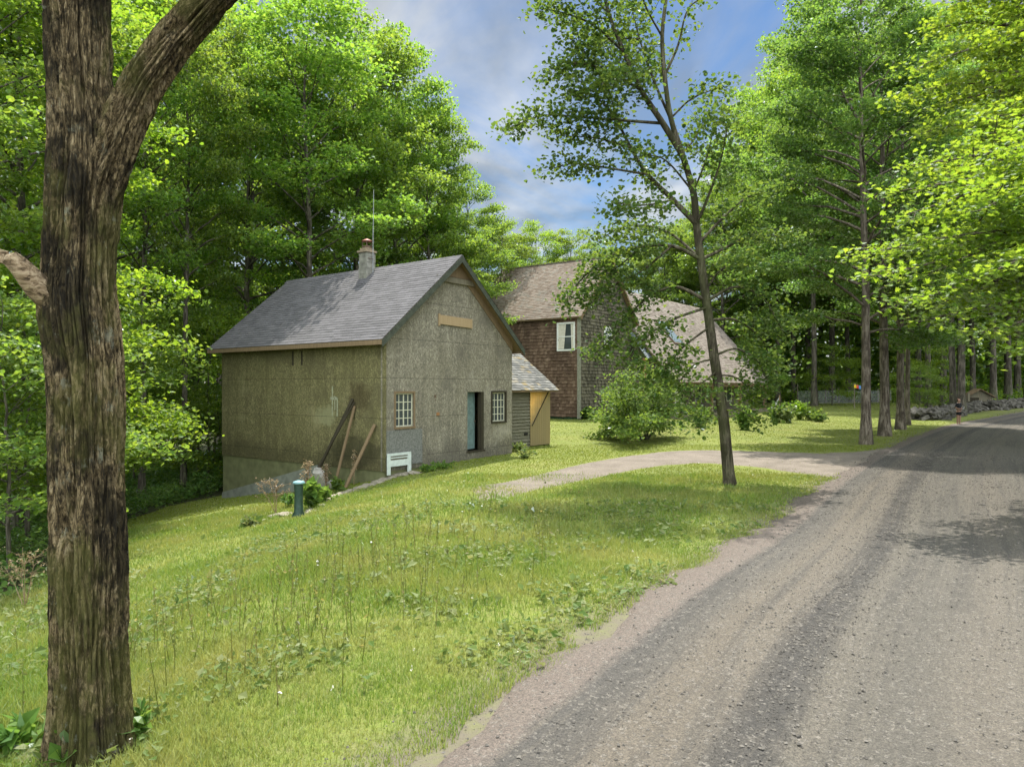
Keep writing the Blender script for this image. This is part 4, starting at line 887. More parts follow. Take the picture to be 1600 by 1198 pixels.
    g = G(); g.box((8.5, wy-.06, -2.05), (9.5, wy-.002, .05)); g.build('door', MAT['cream'], H)
    for x in (11.5, 15, 18.5, 22): 
        w2 = empty('window'); w2.parent = H
        g = G(); f = .09; a, b, c_, d = x, x+1.1, -1.2, .1
        g.box((a-f, wy-.05, c_-f), (b+f, wy-.002, c_)); g.box((a-f, wy-.05, d), (b+f, wy-.002, d+f)); g.box((a-f, wy-.05, c_), (a, wy-.002, d)); g.box((b, wy-.05, c_), (b+f, wy-.002, d)); g.build('frame', MAT['cream'], w2)
        g = G(); g.box((a, wy-.02, c_), (b, wy-.003, d)); g.build('pane', MAT['glass'], w2)
house()

# ------------------------------------------------------------------ far yard: fence, wall, shed, hammock, flags
def fence():
    a, b = pick(1246, 631), pick(1392, 629); n = 8; o = empty('wire_fence', a); tag(o, 'grey wire mesh garden fence on thin wooden posts across the far lawn', 'fence')
    pts = [a+(b-a)*k/(n-1) for k in range(n)]; pts = [np.array([p[0], p[1], hz(p[0], p[1])])-a for p in pts]
    for i, p in enumerate(pts):
        g = G(); h = 2.3 if i in (0, 2, 4) else 1.75; g.tube([p-(0, 0, .2), p+(R.normal(0, .04), 0, h)], [.07, .055], 7); g.build('post', MAT['grey_wood'], o)
    g = G()
    for p, q in zip(pts, pts[1:]):
        for k in range(11): z = .05+.14*k; g.tube([p+(0, -.07, z), q+(0, -.07, z)], .012, 3, cap=False)
        L = np.linalg.norm(q-p); m = int(L/.16)
        for k in range(m): c = p+(q-p)*(k+.5)/m; g.tube([c+(0, -.07, .04), c+(0, -.07, 1.46)], .010, 3, cap=False)
    g.build('mesh', MAT['wire'], o)
fence()
def flags():
    a = P(1334, 600, 70.0); b = P(1349, 603.5, 70.0); o = empty('flag_string', a); tag(o, 'short string of small coloured flags hanging by the garden fence', 'flags')
    g = G(); q = curve((0, 0, 0), b-a, -.05, 9, 0); g.tube(q, .008, 4); g.build('string', MAT['wire'], o)
    for i, m in enumerate(('flag_yellow', 'flag_red', 'flag_blue', 'flag_yellow')):
        c = q[0]+(q[-1]-q[0])*(i+.15)/4; w = (q[-1]-q[0])/4*.85; g = G(); g.add([c, c+w, c+w-(0, 0, .34), c-(0, 0, .34)], [[0, 1, 2, 3]]); g.add([c+(0, .015, 0), c+w+(0, .015, 0), c+w-(0, -.015, .34), c-(0, -.015, .34)], [[3, 2, 1, 0]]); g.build('flag', MAT[m], o)
    p = pick(1335, 628); p[1] = 70.2; p = P(1335, 620, 70.2); g = G(); z0 = float(hz(p[0], p[1])); g.tube([(p[0], p[1], z0-.1), (p[0], p[1], a[2]+.1)], .05, 7); t = g.build('pole', MAT['grey_wood'], o); t.matrix_parent_inverse.identity(); t.location = -a
flags()
def stone_wall():
    path = resample(np.array([pick(*p)[:2] for p in ((1418, 655), (1450, 656), (1478, 650), (1512, 643), (1545, 638))]+[(46, 67.5), (58, 78), (72, 90)]), .3); g = G(); n3 = 0
    base = np.array([(a, b, c) for a in (-1, 1) for b in (-1, 1) for c in (-1, 1)], float); f = np.array([[0, 1, 3, 2], [4, 6, 7, 5], [0, 4, 5, 1], [2, 3, 7, 6], [0, 2, 6, 4], [1, 5, 7, 3]])
    tn = np.gradient(path, axis=0); tn /= np.linalg.norm(tn, axis=1)[:, None]
    for p, t in zip(path, tn):
        nr = np.array([-t[1], t[0]])
        for q in range(13):
            h = R.random()**1.3*.72; off = R.normal(0, .36*(1.25-h)); c = p+nr*off+t*R.normal(0, .25); s = np.array([.16+.2*R.random(), .12+.14*R.random(), .05+.09*R.random()])
            v = base*s*(.72+.5*R.random((8, 3))); a, b, cc = R.normal(0, .35), R.normal(0, .35), R.random()*6.28
            rx = np.array([[1, 0, 0], [0, math.cos(a), -math.sin(a)], [0, math.sin(a), math.cos(a)]]); ry = np.array([[math.cos(b), 0, math.sin(b)], [0, 1, 0], [-math.sin(b), 0, math.cos(b)]]); rz = np.array([[math.cos(cc), -math.sin(cc), 0], [math.sin(cc), math.cos(cc), 0], [0, 0, 1]])
            v = v @ (rz @ ry @ rx).T; g.add(v+(c[0], c[1], float(hz(c[0], c[1]))+h), f)
    tag(g.build('stone_wall', MAT['stone']), 'tumbled dry stone wall beside the road behind the standing person', 'wall')
stone_wall()
def woodshed():
    p = pick(1527, 627); p = np.array([P(1527, 600, 70.)[0], 70., 0]); p[2] = float(hz(p[0], p[1])); o = empty('woodshed', p, rad(-22)); tag(o, 'small old grey brown wooden shed under trees behind the stone wall', 'shed')
    w, l, h = 2.0, 2.4, 1.25; g = G()
    for k in range(10):
        a = -w/2+w*k/10; g.box((a, -l/2+R.normal(0, .008), -.3), (a+w/10-.012, -l/2+.03, h+ (w/2-abs(a+w/20))*.62))
    g.box((-w/2, -l/2+.04, -.3), (-w/2+.03, l/2, h)); g.box((w/2-.03, -l/2+.04, -.3), (w/2, l/2, h)); g.box((-w/2, l/2-.03, -.3), (w/2, l/2, h)); g.build('wall', MAT['grey_wood'], o)
    g = G()
    for s in (-1, 1): q = [(s*(w/2+.25), -l/2-.3, h-.12), (0, -l/2-.3, h+.68), (0, l/2+.3, h+.68), (s*(w/2+.25), l/2+.3, h-.12)]; g.hexa([tuple(np.add(x, (0, 0, -.03))) for x in q]+[tuple(np.add(x, (0, 0, .04))) for x in q])
    g.build('roof', MAT['old_wood'], o)
    g = G(); g.box((-.9, -l/2-.03, 0), (-.1, -l/2-.012, 1.1)); g.build('door', MAT['dark_wood'], o)
    q = P(1505, 600, 69.); z = float(hz(q[0], q[1])); o2 = empty('board_stack', (q[0], q[1], z), rad(-20)); tag(o2, 'upright stack of pale grey boards beside the old wooden shed', 'boards')
    for k in range(5): g = G(); g.box((-.55+.22*k, -.05+R.normal(0, .05), -.1), (-.35+.22*k, .02, 1.45+R.normal(0, .08))); g.build('board', MAT['grey_wood'], o2)
woodshed()
def hammock():
    a, b = P(1194, 634, 62.5), P(1218, 620, 61.0); o = empty('hammock', a); tag(o, 'slack pale hammock slung from the far porch post', 'hammock'); g = G(); m = 11; t = np.linspace(0, 1, m)
    c = (b-a)*t[:, None]; c[:, 2] -= .55*np.sin(np.pi*t); w = .05+.32*np.sin(np.pi*t); v = []
    for s in (-1, 0, 1): v.append(c+np.stack([0*t, s*w, -.12*(1-abs(s))*np.sin(np.pi*t)], 1))
    for k in (0, 1): i = np.arange(m-1); g.add(np.vstack([v[k], v[k+1]]), np.stack([i, i+1, i+m+1, i+m], 1))
    g.build('cloth', MAT['canvas'], o)
    q = P(1218, 620, 61.0); z = float(hz(q[0], q[1])); g = G(); g.tube([np.array([q[0], q[1], z-.1])-a, q-a+(0, 0, .15)], .05, 7); g.build('stand', MAT['old_wood'], o)
hammock()

# ------------------------------------------------------------------ the old maple in the foreground
R = np.random.default_rng(21)
def old_maple():
    D = 5.2; s = D/F; base = pick(138, 1172); base = np.array([P(140, 0, D)[0], D, float(hz(P(140, 0, D)[0], D))])
    o = empty('old_maple', base); tag(o, 'huge old maple with dark mossy furrowed bark and a broken branch, nearest the camera', 'tree')
    rows = [(-900, 72, 160), (-500, 60, 165), (-200, 58, 172), (0, 62, 176), (75, 66, 178), (150, 69, 184), (205, 70, 194), (260, 68, 197), (330, 66, 192), (430, 62, 184), (462, 56, 187), (492, 57, 190), (560, 68, 198), (640, 72, 200), (720, 73, 201), (800, 75, 203), (900, 76, 206), (1000, 77, 208), (1080, 76, 212), (1130, 75, 215), (1170, 70, 222), (1230, 62, 232)]
    rows = np.array(rows[::-1], float); zz = CZ+(HY-rows[:, 0])*s; cx = ((rows[:, 1]+rows[:, 2])/2-HX)*s; rr = (rows[:, 2]-rows[:, 1])/2*s*.80
    m, n = 900, 300; z = np.linspace(zz[0], zz[-1], m); a = np.linspace(0, 2*np.pi, n, endpoint=False)
    C = np.interp(z, zz, cx)[:, None]; Rr = np.interp(z, zz, rr)[:, None]; A = a[None]; Z = z[:, None]+0*A
    def bark(Rr, A, Z, sd=0.0):
        wx = (fbm(np.cos(A)*2, np.sin(A)*2, Z*1.3+sd, 3)-.47)*1.6
        X, Y = np.cos(A)*6.6+wx, np.sin(A)*6.6+wx
        n1 = 1-np.abs(2*vnoise(X*1.25, Y*1.25, Z*.95+sd)-1); n2 = 1-np.abs(2*vnoise(X*2.7, Y*2.7, Z*2.4+sd+40)-1); n3 = fbm(X*6, Y*6, Z*16+sd, 3)
        lump = fbm(np.cos(A)*1.2, np.sin(A)*1.2, Z*.9+sd+9, 3)-.47
        return Rr*(1+.13*lump)+.016-.062*n1**5-.034*n2**4+.020*(n3-.45)
    rad_ = bark(Rr, A, Z); flare = 1+.22*np.exp(-(Z-base[2])/.22)*(.5+.5*np.cos(A*5+1)); rad_ = rad_*flare
    knot = lambda ax, zc, w, h: h*np.exp(-(((A-ax+np.pi) % (2*np.pi)-np.pi)/w)**2-((Z-zc)/(w*.28))**2)
    rad_ = rad_+knot(-1.62, CZ+(HY-628)*s, .32, .03)-knot(-1.62, CZ+(HY-628)*s, .12, .05)+knot(np.pi-.5, CZ+(HY-470)*s, .6, .03)+knot(-1.1, CZ+(HY-300)*s, .5, .04)
    v = np.stack([C+rad_*np.cos(A), D+rad_*np.sin(A), Z], -1)-base
    i = np.arange(m-1)[:, None]*n; j = np.arange(n)[None]; f = np.stack([i+j, i+(j+1) % n, i+n+(j+1) % n, i+n+j], -1).reshape(-1, 4); g = G(); g.add(v.reshape(-1, 3), f); g.build('trunk', MAT['bark_big'], o, True)
    # limb to the upper right
    def limb(name, pts, rads, mat, m=260, n=110, amp=1.0, sd=3.0):
        pts = np.array([P(x, y, d) for x, y, d in pts])-base; rads = np.array(rads)*s*(.78 if amp else .92); cum = np.concatenate([[0], np.linalg.norm(np.diff(pts, axis=0), axis=1).cumsum()]); t = np.linspace(0, cum[-1], m)
        c = np.stack([np.interp(t, cum, pts[:, k]) for k in range(3)], 1)
        for _ in range(30): c[1:-1] = (c[:-2]+2*c[1:-1]+c[2:])/4
        r = np.interp(t, cum, rads); tg = np.gradient(c, axis=0); tg /= np.linalg.norm(tg, axis=1)[:, None]; u = np.cross(tg, (0, 1, 0)); u /= np.linalg.norm(u, axis=1)[:, None]; w = np.cross(tg, u)
        a = np.linspace(0, 2*np.pi, n, endpoint=False)[None]; rr_ = bark(r[:, None], a, t[:, None]+0*a, sd) if amp else r[:, None]*(1+.25*(fbm(np.cos(a)*3, np.sin(a)*3, t[:, None]*2, 3)-.47))
        v = c[:, None]+rr_[..., None]*(u[:, None]*np.cos(a)[..., None]+w[:, None]*np.sin(a)[..., None]); i = np.arange(m-1)[:, None]*n; j = np.arange(n)[None]; g = G()
        g.add(v.reshape(-1, 3), np.stack([i+j, i+(j+1) % n, i+n+(j+1) % n, i+n+j], -1).reshape(-1, 4))
        g.add(np.vstack([v[-1], c[-1]+tg[-1]*.03]), [[k, (k+1) % n, n] for k in range(n)]); return g.build(name, mat, o, True)
    limb('limb', [(138, 350, 5.2), (160, 270, 5.17), (190, 195, 5.13), (222, 128, 5.1), (268, 65, 5.08), (325, 0, 5.05), (430, -120, 5.0), (520, -260, 4.9)], [40, 43, 40, 36, 35, 33, 28, 22], MAT['bark_big'])
    st = limb('broken_branch', [(104, 486, 5.18), (82, 468, 5.1), (58, 447, 5.0), (36, 422, 4.92), (14, 402, 4.87)], [30, 24, 21, 17, 13], MAT['bare_wood'], 60, 28, 0); st['label'] = 'broken branch stub of bare pale wood'
    g = G()
    for q in range(9):
        a0 = P(10+R.normal(0, 8), 402+R.normal(0, 6), 4.87)-base; g.tube([a0, a0+np.array([-.10-.10*R.random(), 0, .05+.08*R.random()])], [.025, .004], 5)
    g.build('splinter', MAT['bare_wood'], st)
    gl = G(); gb = G()
    for k in range(16):
        a_ = k*2.4; p0 = P(116, -500-20*k, D)-base; e = p0+np.array([math.cos(a_)*3.4, math.sin(a_)*3.4, 1.2+R.random()*2]); b = curve(p0, e, .06, 7, .1); gb.tube(b, np.linspace(.07, .02, 7), 5, cap=False); spray(gl, gb, b, .03, 26, .13, 'wide', tw=1.2)
    gb.build('branch', MAT['bark'], o); gl.build('crown', LEAF, o)
old_maple()

# ------------------------------------------------------------------ guided trees (branches laid out in space)
def guided(name, branches, gt, gl, dens, size, shape, tw, dj=1.5, spread=(.22, .22, .12), start=.25, tilt=.55, off=(0, 0, 0), droop=.3):
    for pts, r0, r1, leafy in branches:
        j = R.normal(0, dj) if leafy else 0.0; m = len(pts)
        q = np.array([P(x, y, d+(j*(k/(m-1)) if m > 1 else 0)) for k, (x, y, d) in enumerate(pts)]); q = resample3(q, 10)-np.asarray(off); n = len(q)
        gt.tube(q, np.linspace(r0, r1, n), 8 if r0 > .08 else 5, cap=False)
        if leafy: spray(gl, gt, q, .02, dens*leafy, size, shape, tw=tw, spread=spread, start=start, tilt=tilt, droop=droop, every=3.4)
def resample3(p, k):
    q = np.vstack([2*p[0]-p[1], p, 2*p[-1]-p[-2]]); out = []
    for i in range(1, len(q)-2):
        t = np.linspace(0, 1, k, endpoint=False)[:, None] if len(p) < 5 else np.linspace(0, 1, max(3, k//2), endpoint=False)[:, None]
        a, b, c, d = q[i-1], q[i], q[i+1], q[i+2]; out.append(.5*((2*b)+(-a+c)*t+(2*a-5*b+4*c-d)*t**2+(-a+3*b-3*c+d)*t**3))
    out.append(p[-1:]); return np.vstack(out)
def young_tree():
    base = pick(1140, 757); d = base[1]; o = empty('young_tree', base); tag(o, 'slender leaning tree with sparse open crown on the grass island beside the driveway', 'tree')
    gt, gl = G(), G(); T = lambda *p: [(x, y, d) for x, y in p]; px = d/F
    tr = np.array([P(x, y, d) for x, y in ((1140, 770), (1140, 757), (1138, 735), (1135, 700), (1131, 655), (1124, 605), (1115, 545), (1105, 470), (1096, 405), (1089, 350), (1084, 300), (1066, 240), (1048, 185), (1038, 120), (1034, 55), (1042, -20), (1048, -120), (1050, -230))])-base
    tr[:, 1] += np.linspace(0, .5, len(tr))*np.sin(np.linspace(0, 5, len(tr)))*.3
    gt.tube(resample3(tr, 8), np.interp(np.linspace(0, 1, len(resample3(tr, 8))), [0, .06, .1, .3, .5, .7, 1], np.array([18, 11.5, 9.3, 7.8, 6, 4, 1.6])*px), 14)
    br = [(T((1066, 240), (1036, 192), (1002, 140), (975, 80), (952, 20), (930, -70)), .09, .03, .8), (T((1089, 350), (1052, 312), (1012, 272), (986, 230), (966, 188), (952, 140)), .08, .02, .8),
          (T((1012, 272), (950, 262), (900, 255), (858, 264)), .035, .01, .9), (T((1036, 192), (980, 188), (920, 183), (850, 180), (798, 198)), .045, .01, 1.0), (T((1002, 140), (950, 110), (900, 98), (866, 108)), .04, .01, 1.1),
          (T((975, 80), (930, 40), (890, 22), (848, 12)), .04, .01, 1.1), (T((986, 230), (930, 215), (878, 212)), .03, .01, 1.1), (T((966, 188), (930, 150), (895, 140)), .03, .01, 1.1), (T((952, 140), (920, 90), (900, 60)), .03, .01, 1.0), (T((952, 20), (910, -20), (880, -30)), .03, .01, 1.0),
          (T((1048, 185), (1020, 120), (1000, 60), (985, 0)), .04, .015, .9), (T((1020, 120), (975, 115), (940, 130)), .03, .01, 1.0), (T((1000, 60), (960, 60), (930, 70)), .03, .01, 1.0), (T((1038, 120), (1060, 70), (1075, 15), (1105, -10)), .04, .01, .35), (T((1034, 55), (1010, 10), (990, -50)), .03, .01, .7), (T((1042, -20), (1070, -60), (1080, -120)), .03, .01, .5),
          (T((1048, 185), (1078, 156), (1108, 142), (1136, 134)), .03, .008, .7), (T((1089, 350), (1110, 300), (1128, 245), (1138, 190)), .045, .01, .9), (T((1084, 300), (1105, 245), (1118, 190)), .03, .01, .8), (T((1066, 240), (1090, 210), (1105, 170)), .03, .01, .7), (T((1052, 312), (1010, 320), (965, 318)), .03, .01, .8), (T((1084, 300), (1040, 250), (1000, 240)), .03, .01, .7),
          (T((1096, 405), (1050, 384), (1000, 386), (950, 402), (905, 440), (884, 476)), .055, .012, 1.1), (T((1096, 405), (1042, 362), (985, 352), (938, 372)), .045, .01, 1.0), (T((1050, 384), (1000, 425), (950, 450), (920, 470)), .035, .01, 1.1), (T((1000, 386), (960, 420), (925, 420)), .025, .01, .8),
          (T((1105, 470), (1055, 448), (1005, 470), (965, 518), (930, 552)), .05, .01, 1.1), (T((1105, 480), (1050, 500), (1005, 530), (985, 560)), .04, .01, 1.1), (T((1110, 510), (1070, 540), (1040, 575), (1020, 600)), .035, .01, .9), (T((1117, 560), (1085, 570), (1058, 600)), .03, .01, .8), (T((1120, 580), (1085, 610), (1065, 650)), .03, .01, .8),
          (T((1096, 405), (1140, 384), (1182, 362), (1222, 372)), .05, .01, 1.1), (T((1092, 380), (1130, 340), (1165, 310), (1195, 300)), .045, .01, 1.0), (T((1105, 470), (1150, 448), (1192, 466), (1222, 515)), .045, .01, 1.0), (T((1110, 500), (1150, 500), (1190, 530), (1205, 565)), .04, .01, 1.1), (T((1117, 555), (1150, 545), (1182, 562), (1200, 598)), .035, .01, 1.1), (T((1120, 585), (1150, 590), (1180, 615)), .03, .01, 1.0), (T((1105, 450), (1130, 420), (1170, 415)), .03, .01, 1.1),
          (T((1128, 640), (1155, 640), (1182, 658)), .02, .008, .7), (T((1130, 650), (1112, 648), (1100, 664)), .02, .008, .7)]
    guided('young', br, gt, gl, 105, .10, 'wide', .85, 1.1, off=base, spread=(.22, .22, .13))
    gt.build('trunk', MAT['bark_young'], o, True); gl.build('crown', LEAF_ASH, o)
young_tree()
def bush():
    base = pick(1005, 688); d = base[1]; o = empty('flowering_bush', base); tag(o, 'big spreading green bush with pale blossom clusters in front of the shingled house', 'bush'); gt, gl = G(), G()
    br = []
    for x, y in ((932, 645), (922, 688), (945, 672), (952, 612), (975, 588), (1000, 572), (1028, 580), (1052, 600), (1062, 636), (1052, 668), (962, 662), (985, 640), (1010, 615), (1030, 640), (970, 630), (1000, 655), (1020, 668), (945, 655), (985, 680), (1035, 610)):
        br.append(([(1005+R.normal(0, 8), 686, d), ((1005+x)/2+R.normal(0, 8), (686+y)/2-14, d+R.normal(0, .5)), (x, y, d+R.normal(0, .5))], .03, .008, 1.0))
    guided('bush', br, gt, gl, 80, .12, 'wide', .75, 1.2, off=base, spread=(.22, .22, .13), start=.35)
    gt.build('stem', MAT['bark'], o); gl.build('foliage', LEAF_BUSH, o); gf = G()
    for q in range(46):
        c = P(950+100*R.random(), 615+65*R.random(), d-1.0-.9*R.random())-base; leaves(gf, c+R.normal(0, .07, (16, 3)), .05, 1.0, 'simple')
    gf.build('blossom', LEAF_PALE, o)
bush()

# maples on the right bank of the road, whose boughs hang into the picture
R = np.random.default_rng(31)
def bough_tree(loc, targets, H, r0, dens, size, label, shape, tw, leafm):
    z0 = float(hz(*loc)); base = np.array([loc[0], loc[1], z0]); o = empty('roadside_maple', base); tag(o, label, 'tree'); gt, gl = G(), G(); t = np.linspace(0, 1, 14)
    tr = np.stack([R.normal(0, .08, 14).cumsum()*t, R.normal(0, .08, 14).cumsum()*t, t*H-.2*(t == 0)], 1); gt.tube(tr, r0*(1-t)**.7+.03+r0*.5*np.exp(-t*H/.4), 12)
    for x, y, d in targets:
        e = P(x, y, d)-base; L = math.hypot(e[0], e[1]); zs = np.clip(e[2]-.12*L, 1.5, H*.92); p0 = np.array([np.interp(zs/H, t, tr[:, 0]), np.interp(zs/H, t, tr[:, 1]), zs]); b = curve(p0, e, .10, 9, .12); gt.tube(b, np.linspace(.02+.012*L, .012, 9), 6, cap=False)
        spray(gl, gt, b, .03, dens, size, shape, tw=tw, start=.3, spread=(.22, .22, .09), tilt=.42, droop=.25)
        for q in range(3):
            s_ = .45+.17*q; pp = b[int(s_*8)]; sd_ = np.cross(e-p0, (0, 0, 1)); sd_ /= np.linalg.norm(sd_); ee = pp+(e-p0)/np.linalg.norm(e-p0)*1.5+sd_*(1 if q % 2 else -1)*(1.3+R.random())+np.array([0, 0, R.normal(0, .3)]); bb = curve(pp, ee, .03, 6, .1); gt.tube(bb, np.linspace(.02, .008, 6), 4, cap=False)
            spray(gl, gt, bb, .02, dens, size, shape, tw=tw*.9, start=.15, spread=(.22, .22, .09), tilt=.42, droop=.25)
    for k in range(14):
        a_ = k*2.4; zs = H*(.45+.5*k/14); e = np.array([math.cos(a_)*4.2, math.sin(a_)*4.2, zs+1.2])
        if e[0]+loc[0] < .76*(e[1]+loc[1])+2: continue
        b = curve((0, 0, zs), e, .08, 7, .1); gt.tube(b, np.linspace(.06, .015, 7), 5, cap=False); spray(gl, gt, b, .03, dens*.6, size*1.3, 'wide', tw=tw*1.3)
    gt.build('trunk', MAT['bark_row'], o, True); gl.build('crown', leafm, o)
bough_tree((18.0, 15.5), [(1345, 398, 13.2), (1372, 432, 12.6), (1402, 472, 12), (1455, 498, 12), (1530, 520, 11.5), (1592, 545, 11), (1418, 335, 13), (1470, 372, 12.5), (1395, 300, 14), (1425, 258, 14), (1500, 440, 12), (1580, 470, 11.5), (1590, 400, 11.5), (1530, 330, 12), (1560, 420, 11), (1450, 430, 12.5), (1500, 290, 13), (1480, 470, 13.5), (1560, 250, 12.5), (1400, 390, 14.5)], 13, .3, 92, .095,
           'bright yellow green maple leaning in from the right, its lower boughs over the road', 'maple', .8, LEAF_YEL)
bough_tree((22.5, 20.0), [(1442, 100, 16.5), (1455, 45, 17), (1425, 145, 16.5), (1450, 205, 16), (1505, 235, 15.5), (1550, 180, 15), (1560, 60, 15.5), (1500, 0, 17), (1480, 160, 17), (1590, 120, 15), (1530, 110, 16), (1590, 10, 16), (1480, -50, 17), (1545, -40, 16), (1470, 260, 17), (1590, 220, 15)], 19, .34, 86, .108,
           'tall yellow green maple filling the upper right corner over the road', 'maple', .95, LEAF_YEL)
def near_twig():
    g = 0

# ------------------------------------------------------------------ row maples, woods
R = np.random.default_rng(41)
used = set()
rowp = [make_tree('row_maple', *forest_tree(22, .22, 5.6, .22, 51, 112, 0.125, 'wide', up=.5), MAT['bark_row'], LEAF_DEEP, 'x'), make_tree('row_maple', *forest_tree(22, .26, 5.2, .25, 46, 105, 0.133, 'wide', up=.6), MAT['bark_row'], LEAF_DEEP, 'x')]
for (x, y), pi, sc, rz, lb in (((1353, 694), 0, (.95, .95, 1.0), .4, 'straight row maple nearest the driveway mouth on the verge'), ((1382, 681), 1, (1.0, 1.0, 1.02), 2.1, 'thick trunked row maple second from the driveway on the verge'), ((1407, 671), 0, (1.05, 1.05, 1.0), 4.4, 'slimmer row maple third from the driveway beside the stone wall end'), ((1418, 664), 1, (.62, .62, .95), 5.5, 'pale slim maple just behind the third row maple')):
    put_tree(rowp[pi], used, pick(x, y), rz, sc, lb)
tw_ = None
protos = [make_tree('forest_maple', *forest_tree(20, .30, 4.6, .19, 46, 88, 0.133, up=.6), MAT['bark'], LEAF, 'x'),
          make_tree('forest_maple', *forest_tree(20, .22, 5.4, .21, 49, 88, 0.140, up=.45), MAT['bark'], LEAF, 'x'),
          make_tree('forest_maple', *forest_tree(20, .38, 4.0, .17, 40, 81, 0.133, up=.75), MAT['bark'], LEAF, 'x'),
          make_tree('forest_maple', *forest_tree(20, .26, 4.6, .19, 46, 88, 0.133, up=.55), MAT['bark'], LEAF_YEL, 'x')]
fused = set()
def woods(px, d, top, rz=None, pi=None, wide=1.0, label=None, group=None, base=None):
    """a tree of the woods whose foot is on the ray px at distance d and whose top reaches picture row `top`"""
    if base is not None: loc = pick(*base)
    else: loc = P(px, 0, d); loc[2] = float(hz(loc[0], loc[1]))
    H = CZ+(HY-top)/F*loc[1]-loc[2]; sz = H/20.0; pr = protos[int(R.integers(0, 4)) if pi is None else pi]; sx = wide*(.55*sz+.45)
    return put_tree(pr, fused, loc-np.array([0, 0, .1]), R.random()*6.28 if rz is None else rz, (sx, sx, sz), label, group)
# trees told apart by where they stand
woods(0, 0, -60, .3, 2, .72, 'dark trunked maple just left of the barn end wall, standing straight', None, (287, 774))
woods(0, 0, -40, 1.2, 2, .8, 'leaning dark maple between the old foreground maple and the barn', None, (222, 788))
woods(486, 33.5, -15, 2.2, 2, 1.1, 'tall slender maple with grey trunk rising behind the barn ridge')
woods(385, 37, 25, 5.2, 0, .95, 'dark trunked maple behind the left end of the barn roof')
woods(555, 38, 20, .9, 0, .95, 'maple rising directly behind the barn chimney')
woods(618, 42, 55, 3.9, 0, .8, 'broad maple behind the barn roof right of the antenna')
woods(672, 43, 150, 2.9, 0, .8, 'full crowned maple behind the peak of the barn gable')
woods(728, 47, 275, 4.1, 0, .85, 'rounded maple in the gap between the barn and the shingled house')
woods(785, 54, 335, 1.7, 1, .8, 'lower dark maple just left of the shingled house roof')
for px, d, top, rz, w, pi, lb in ((835, 78, 340, .2, .95, 3, 'far yellow green tree above the left part of the shingled roof'), (893, 80, 350, 1.9, .95, 3, 'far pale green tree above the middle of the shingled roof'), (935, 84, 372, 3.3, .9, 1, 'far small tree beside the young tree above the roof ridge')): woods(px, d, top, rz, pi, w, lb)
GL = 'leafy maples crowding the woods left of the barn'; LL = 'leafy maple crowding the dense woods left of the barn'
for px, d, top, w in ((-60, 17, -300, .9), (30, 21, -250, .9), (-140, 24, -220, 1), (-30, 33, -150, 1.0), (180, 41, -40, 1.0), (60, 44, -60, 1.0), (300, 47, -30, 1.0), (390, 52, 40, 1.0), (120, 60, 0, 1.1), (240, 64, 0, 1.1), (345, 68, 10, 1.1), (0, 68, 0, 1.2), (440, 58, 60, .95)):
    woods(px, d, top, None, None, w, LL, GL)
GB = 'maples of the woods behind the barn and house'; LB = 'leafy maple standing in the second rank of woods behind the barn'
for px, d, top, w in ((520, 56, 80, 1.0), (600, 60, 120, 1.0), (640, 60, 225, .9), (690, 66, 300, .9), (760, 72, 340, 1.0)): woods(px, d, top, None, None, w, LB, GB)
GH = 'trees of the woods behind the long wing'; LH = 'bright green tree rising behind the long wing of the shingled house'
for px, d, top, w in ((985, 82, 385, 1.0), (1040, 80, 360, 1.05), (1095, 82, 320, 1.1), (1130, 76, 270, 1.0), (1175, 84, 240, 1.1), (1015, 96, 380, 1.1), (1080, 98, 340, 1.2)): woods(px, d, top, None, None, w, LH, GH)
# right hand woods round the far lawn
woods(0, 0, 20, 2.0, 0, 1.0, 'lawn maple standing alone in front of the wire garden fence', None, (1272, 634))
GR = 'trees of the woods beyond the garden fence'; LR = 'tall shaded tree in the woods beyond the wire garden fence'
for px, d, top, w in ((1215, 84, 120, 1.1), (1240, 92, 100, 1.1), (1262, 98, 80, 1.2), (1300, 92, 60, 1.1), (1325, 96, 60, 1.1), (1352, 90, 40, 1.1), (1380, 98, 40, 1.2), (1410, 90, 30, 1.1), (1435, 84, 30, 1.1), (1200, 100, 150, 1.2), (1283, 108, 80, 1.2), (1340, 112, 60, 1.3)): woods(px, d, top, None, None, w, LR, GR)
GW = 'trees of the woods behind the stone wall'; LW = 'tall shaded tree in the woods behind the tumbled stone wall'
for px, d, top, w in ((1450, 74, 20, 1), (1475, 80, 20, 1), (1520, 82, 20, 1.1), (1552, 76, 20, 1), (1575, 84, 10, 1.1), (1605, 78, 10, 1), (1640, 84, 0, 1.1), (1590, 96, 20, 1.2), (1500, 98, 20, 1.2), (1680, 92, 20, 1.2), (1545, 104, 20, 1.3)): woods(px, d, top, None, None, w, LW, GW)
# twin grey trunks behind the person, slim maple beside them
woods(0, 0, 30, .8, 2, 1.35, 'grey trunked maple rising directly behind the standing person', None, (1502, 647))
woods(0, 0, 60, 2.8, 2, 1.25, 'pale grey maple forming a pair left of the standing person', None, (1489, 646))
woods(0, 0, 90, 4.8, 2, .7, 'thin bent tree between the row maples and the standing person', None, (1471, 641))
# right bank of the road: shade trees
for (x, y), top, w, lb in (((27.5, 27), 20, 1.05, 'shade maple on the right bank of the road, first beyond the overhanging boughs'), ((37.5, 36), 20, 1.05, 'shade maple on the right bank of the road at its middle distance'), ((49, 48), 30, 1.05, 'shade maple on the right bank where the dirt road leaves the picture')):
    z = float(hz(x, y)); put_tree(protos[1], fused, (x, y, z-.1), R.random()*6, (w, w, 17/20), lb)

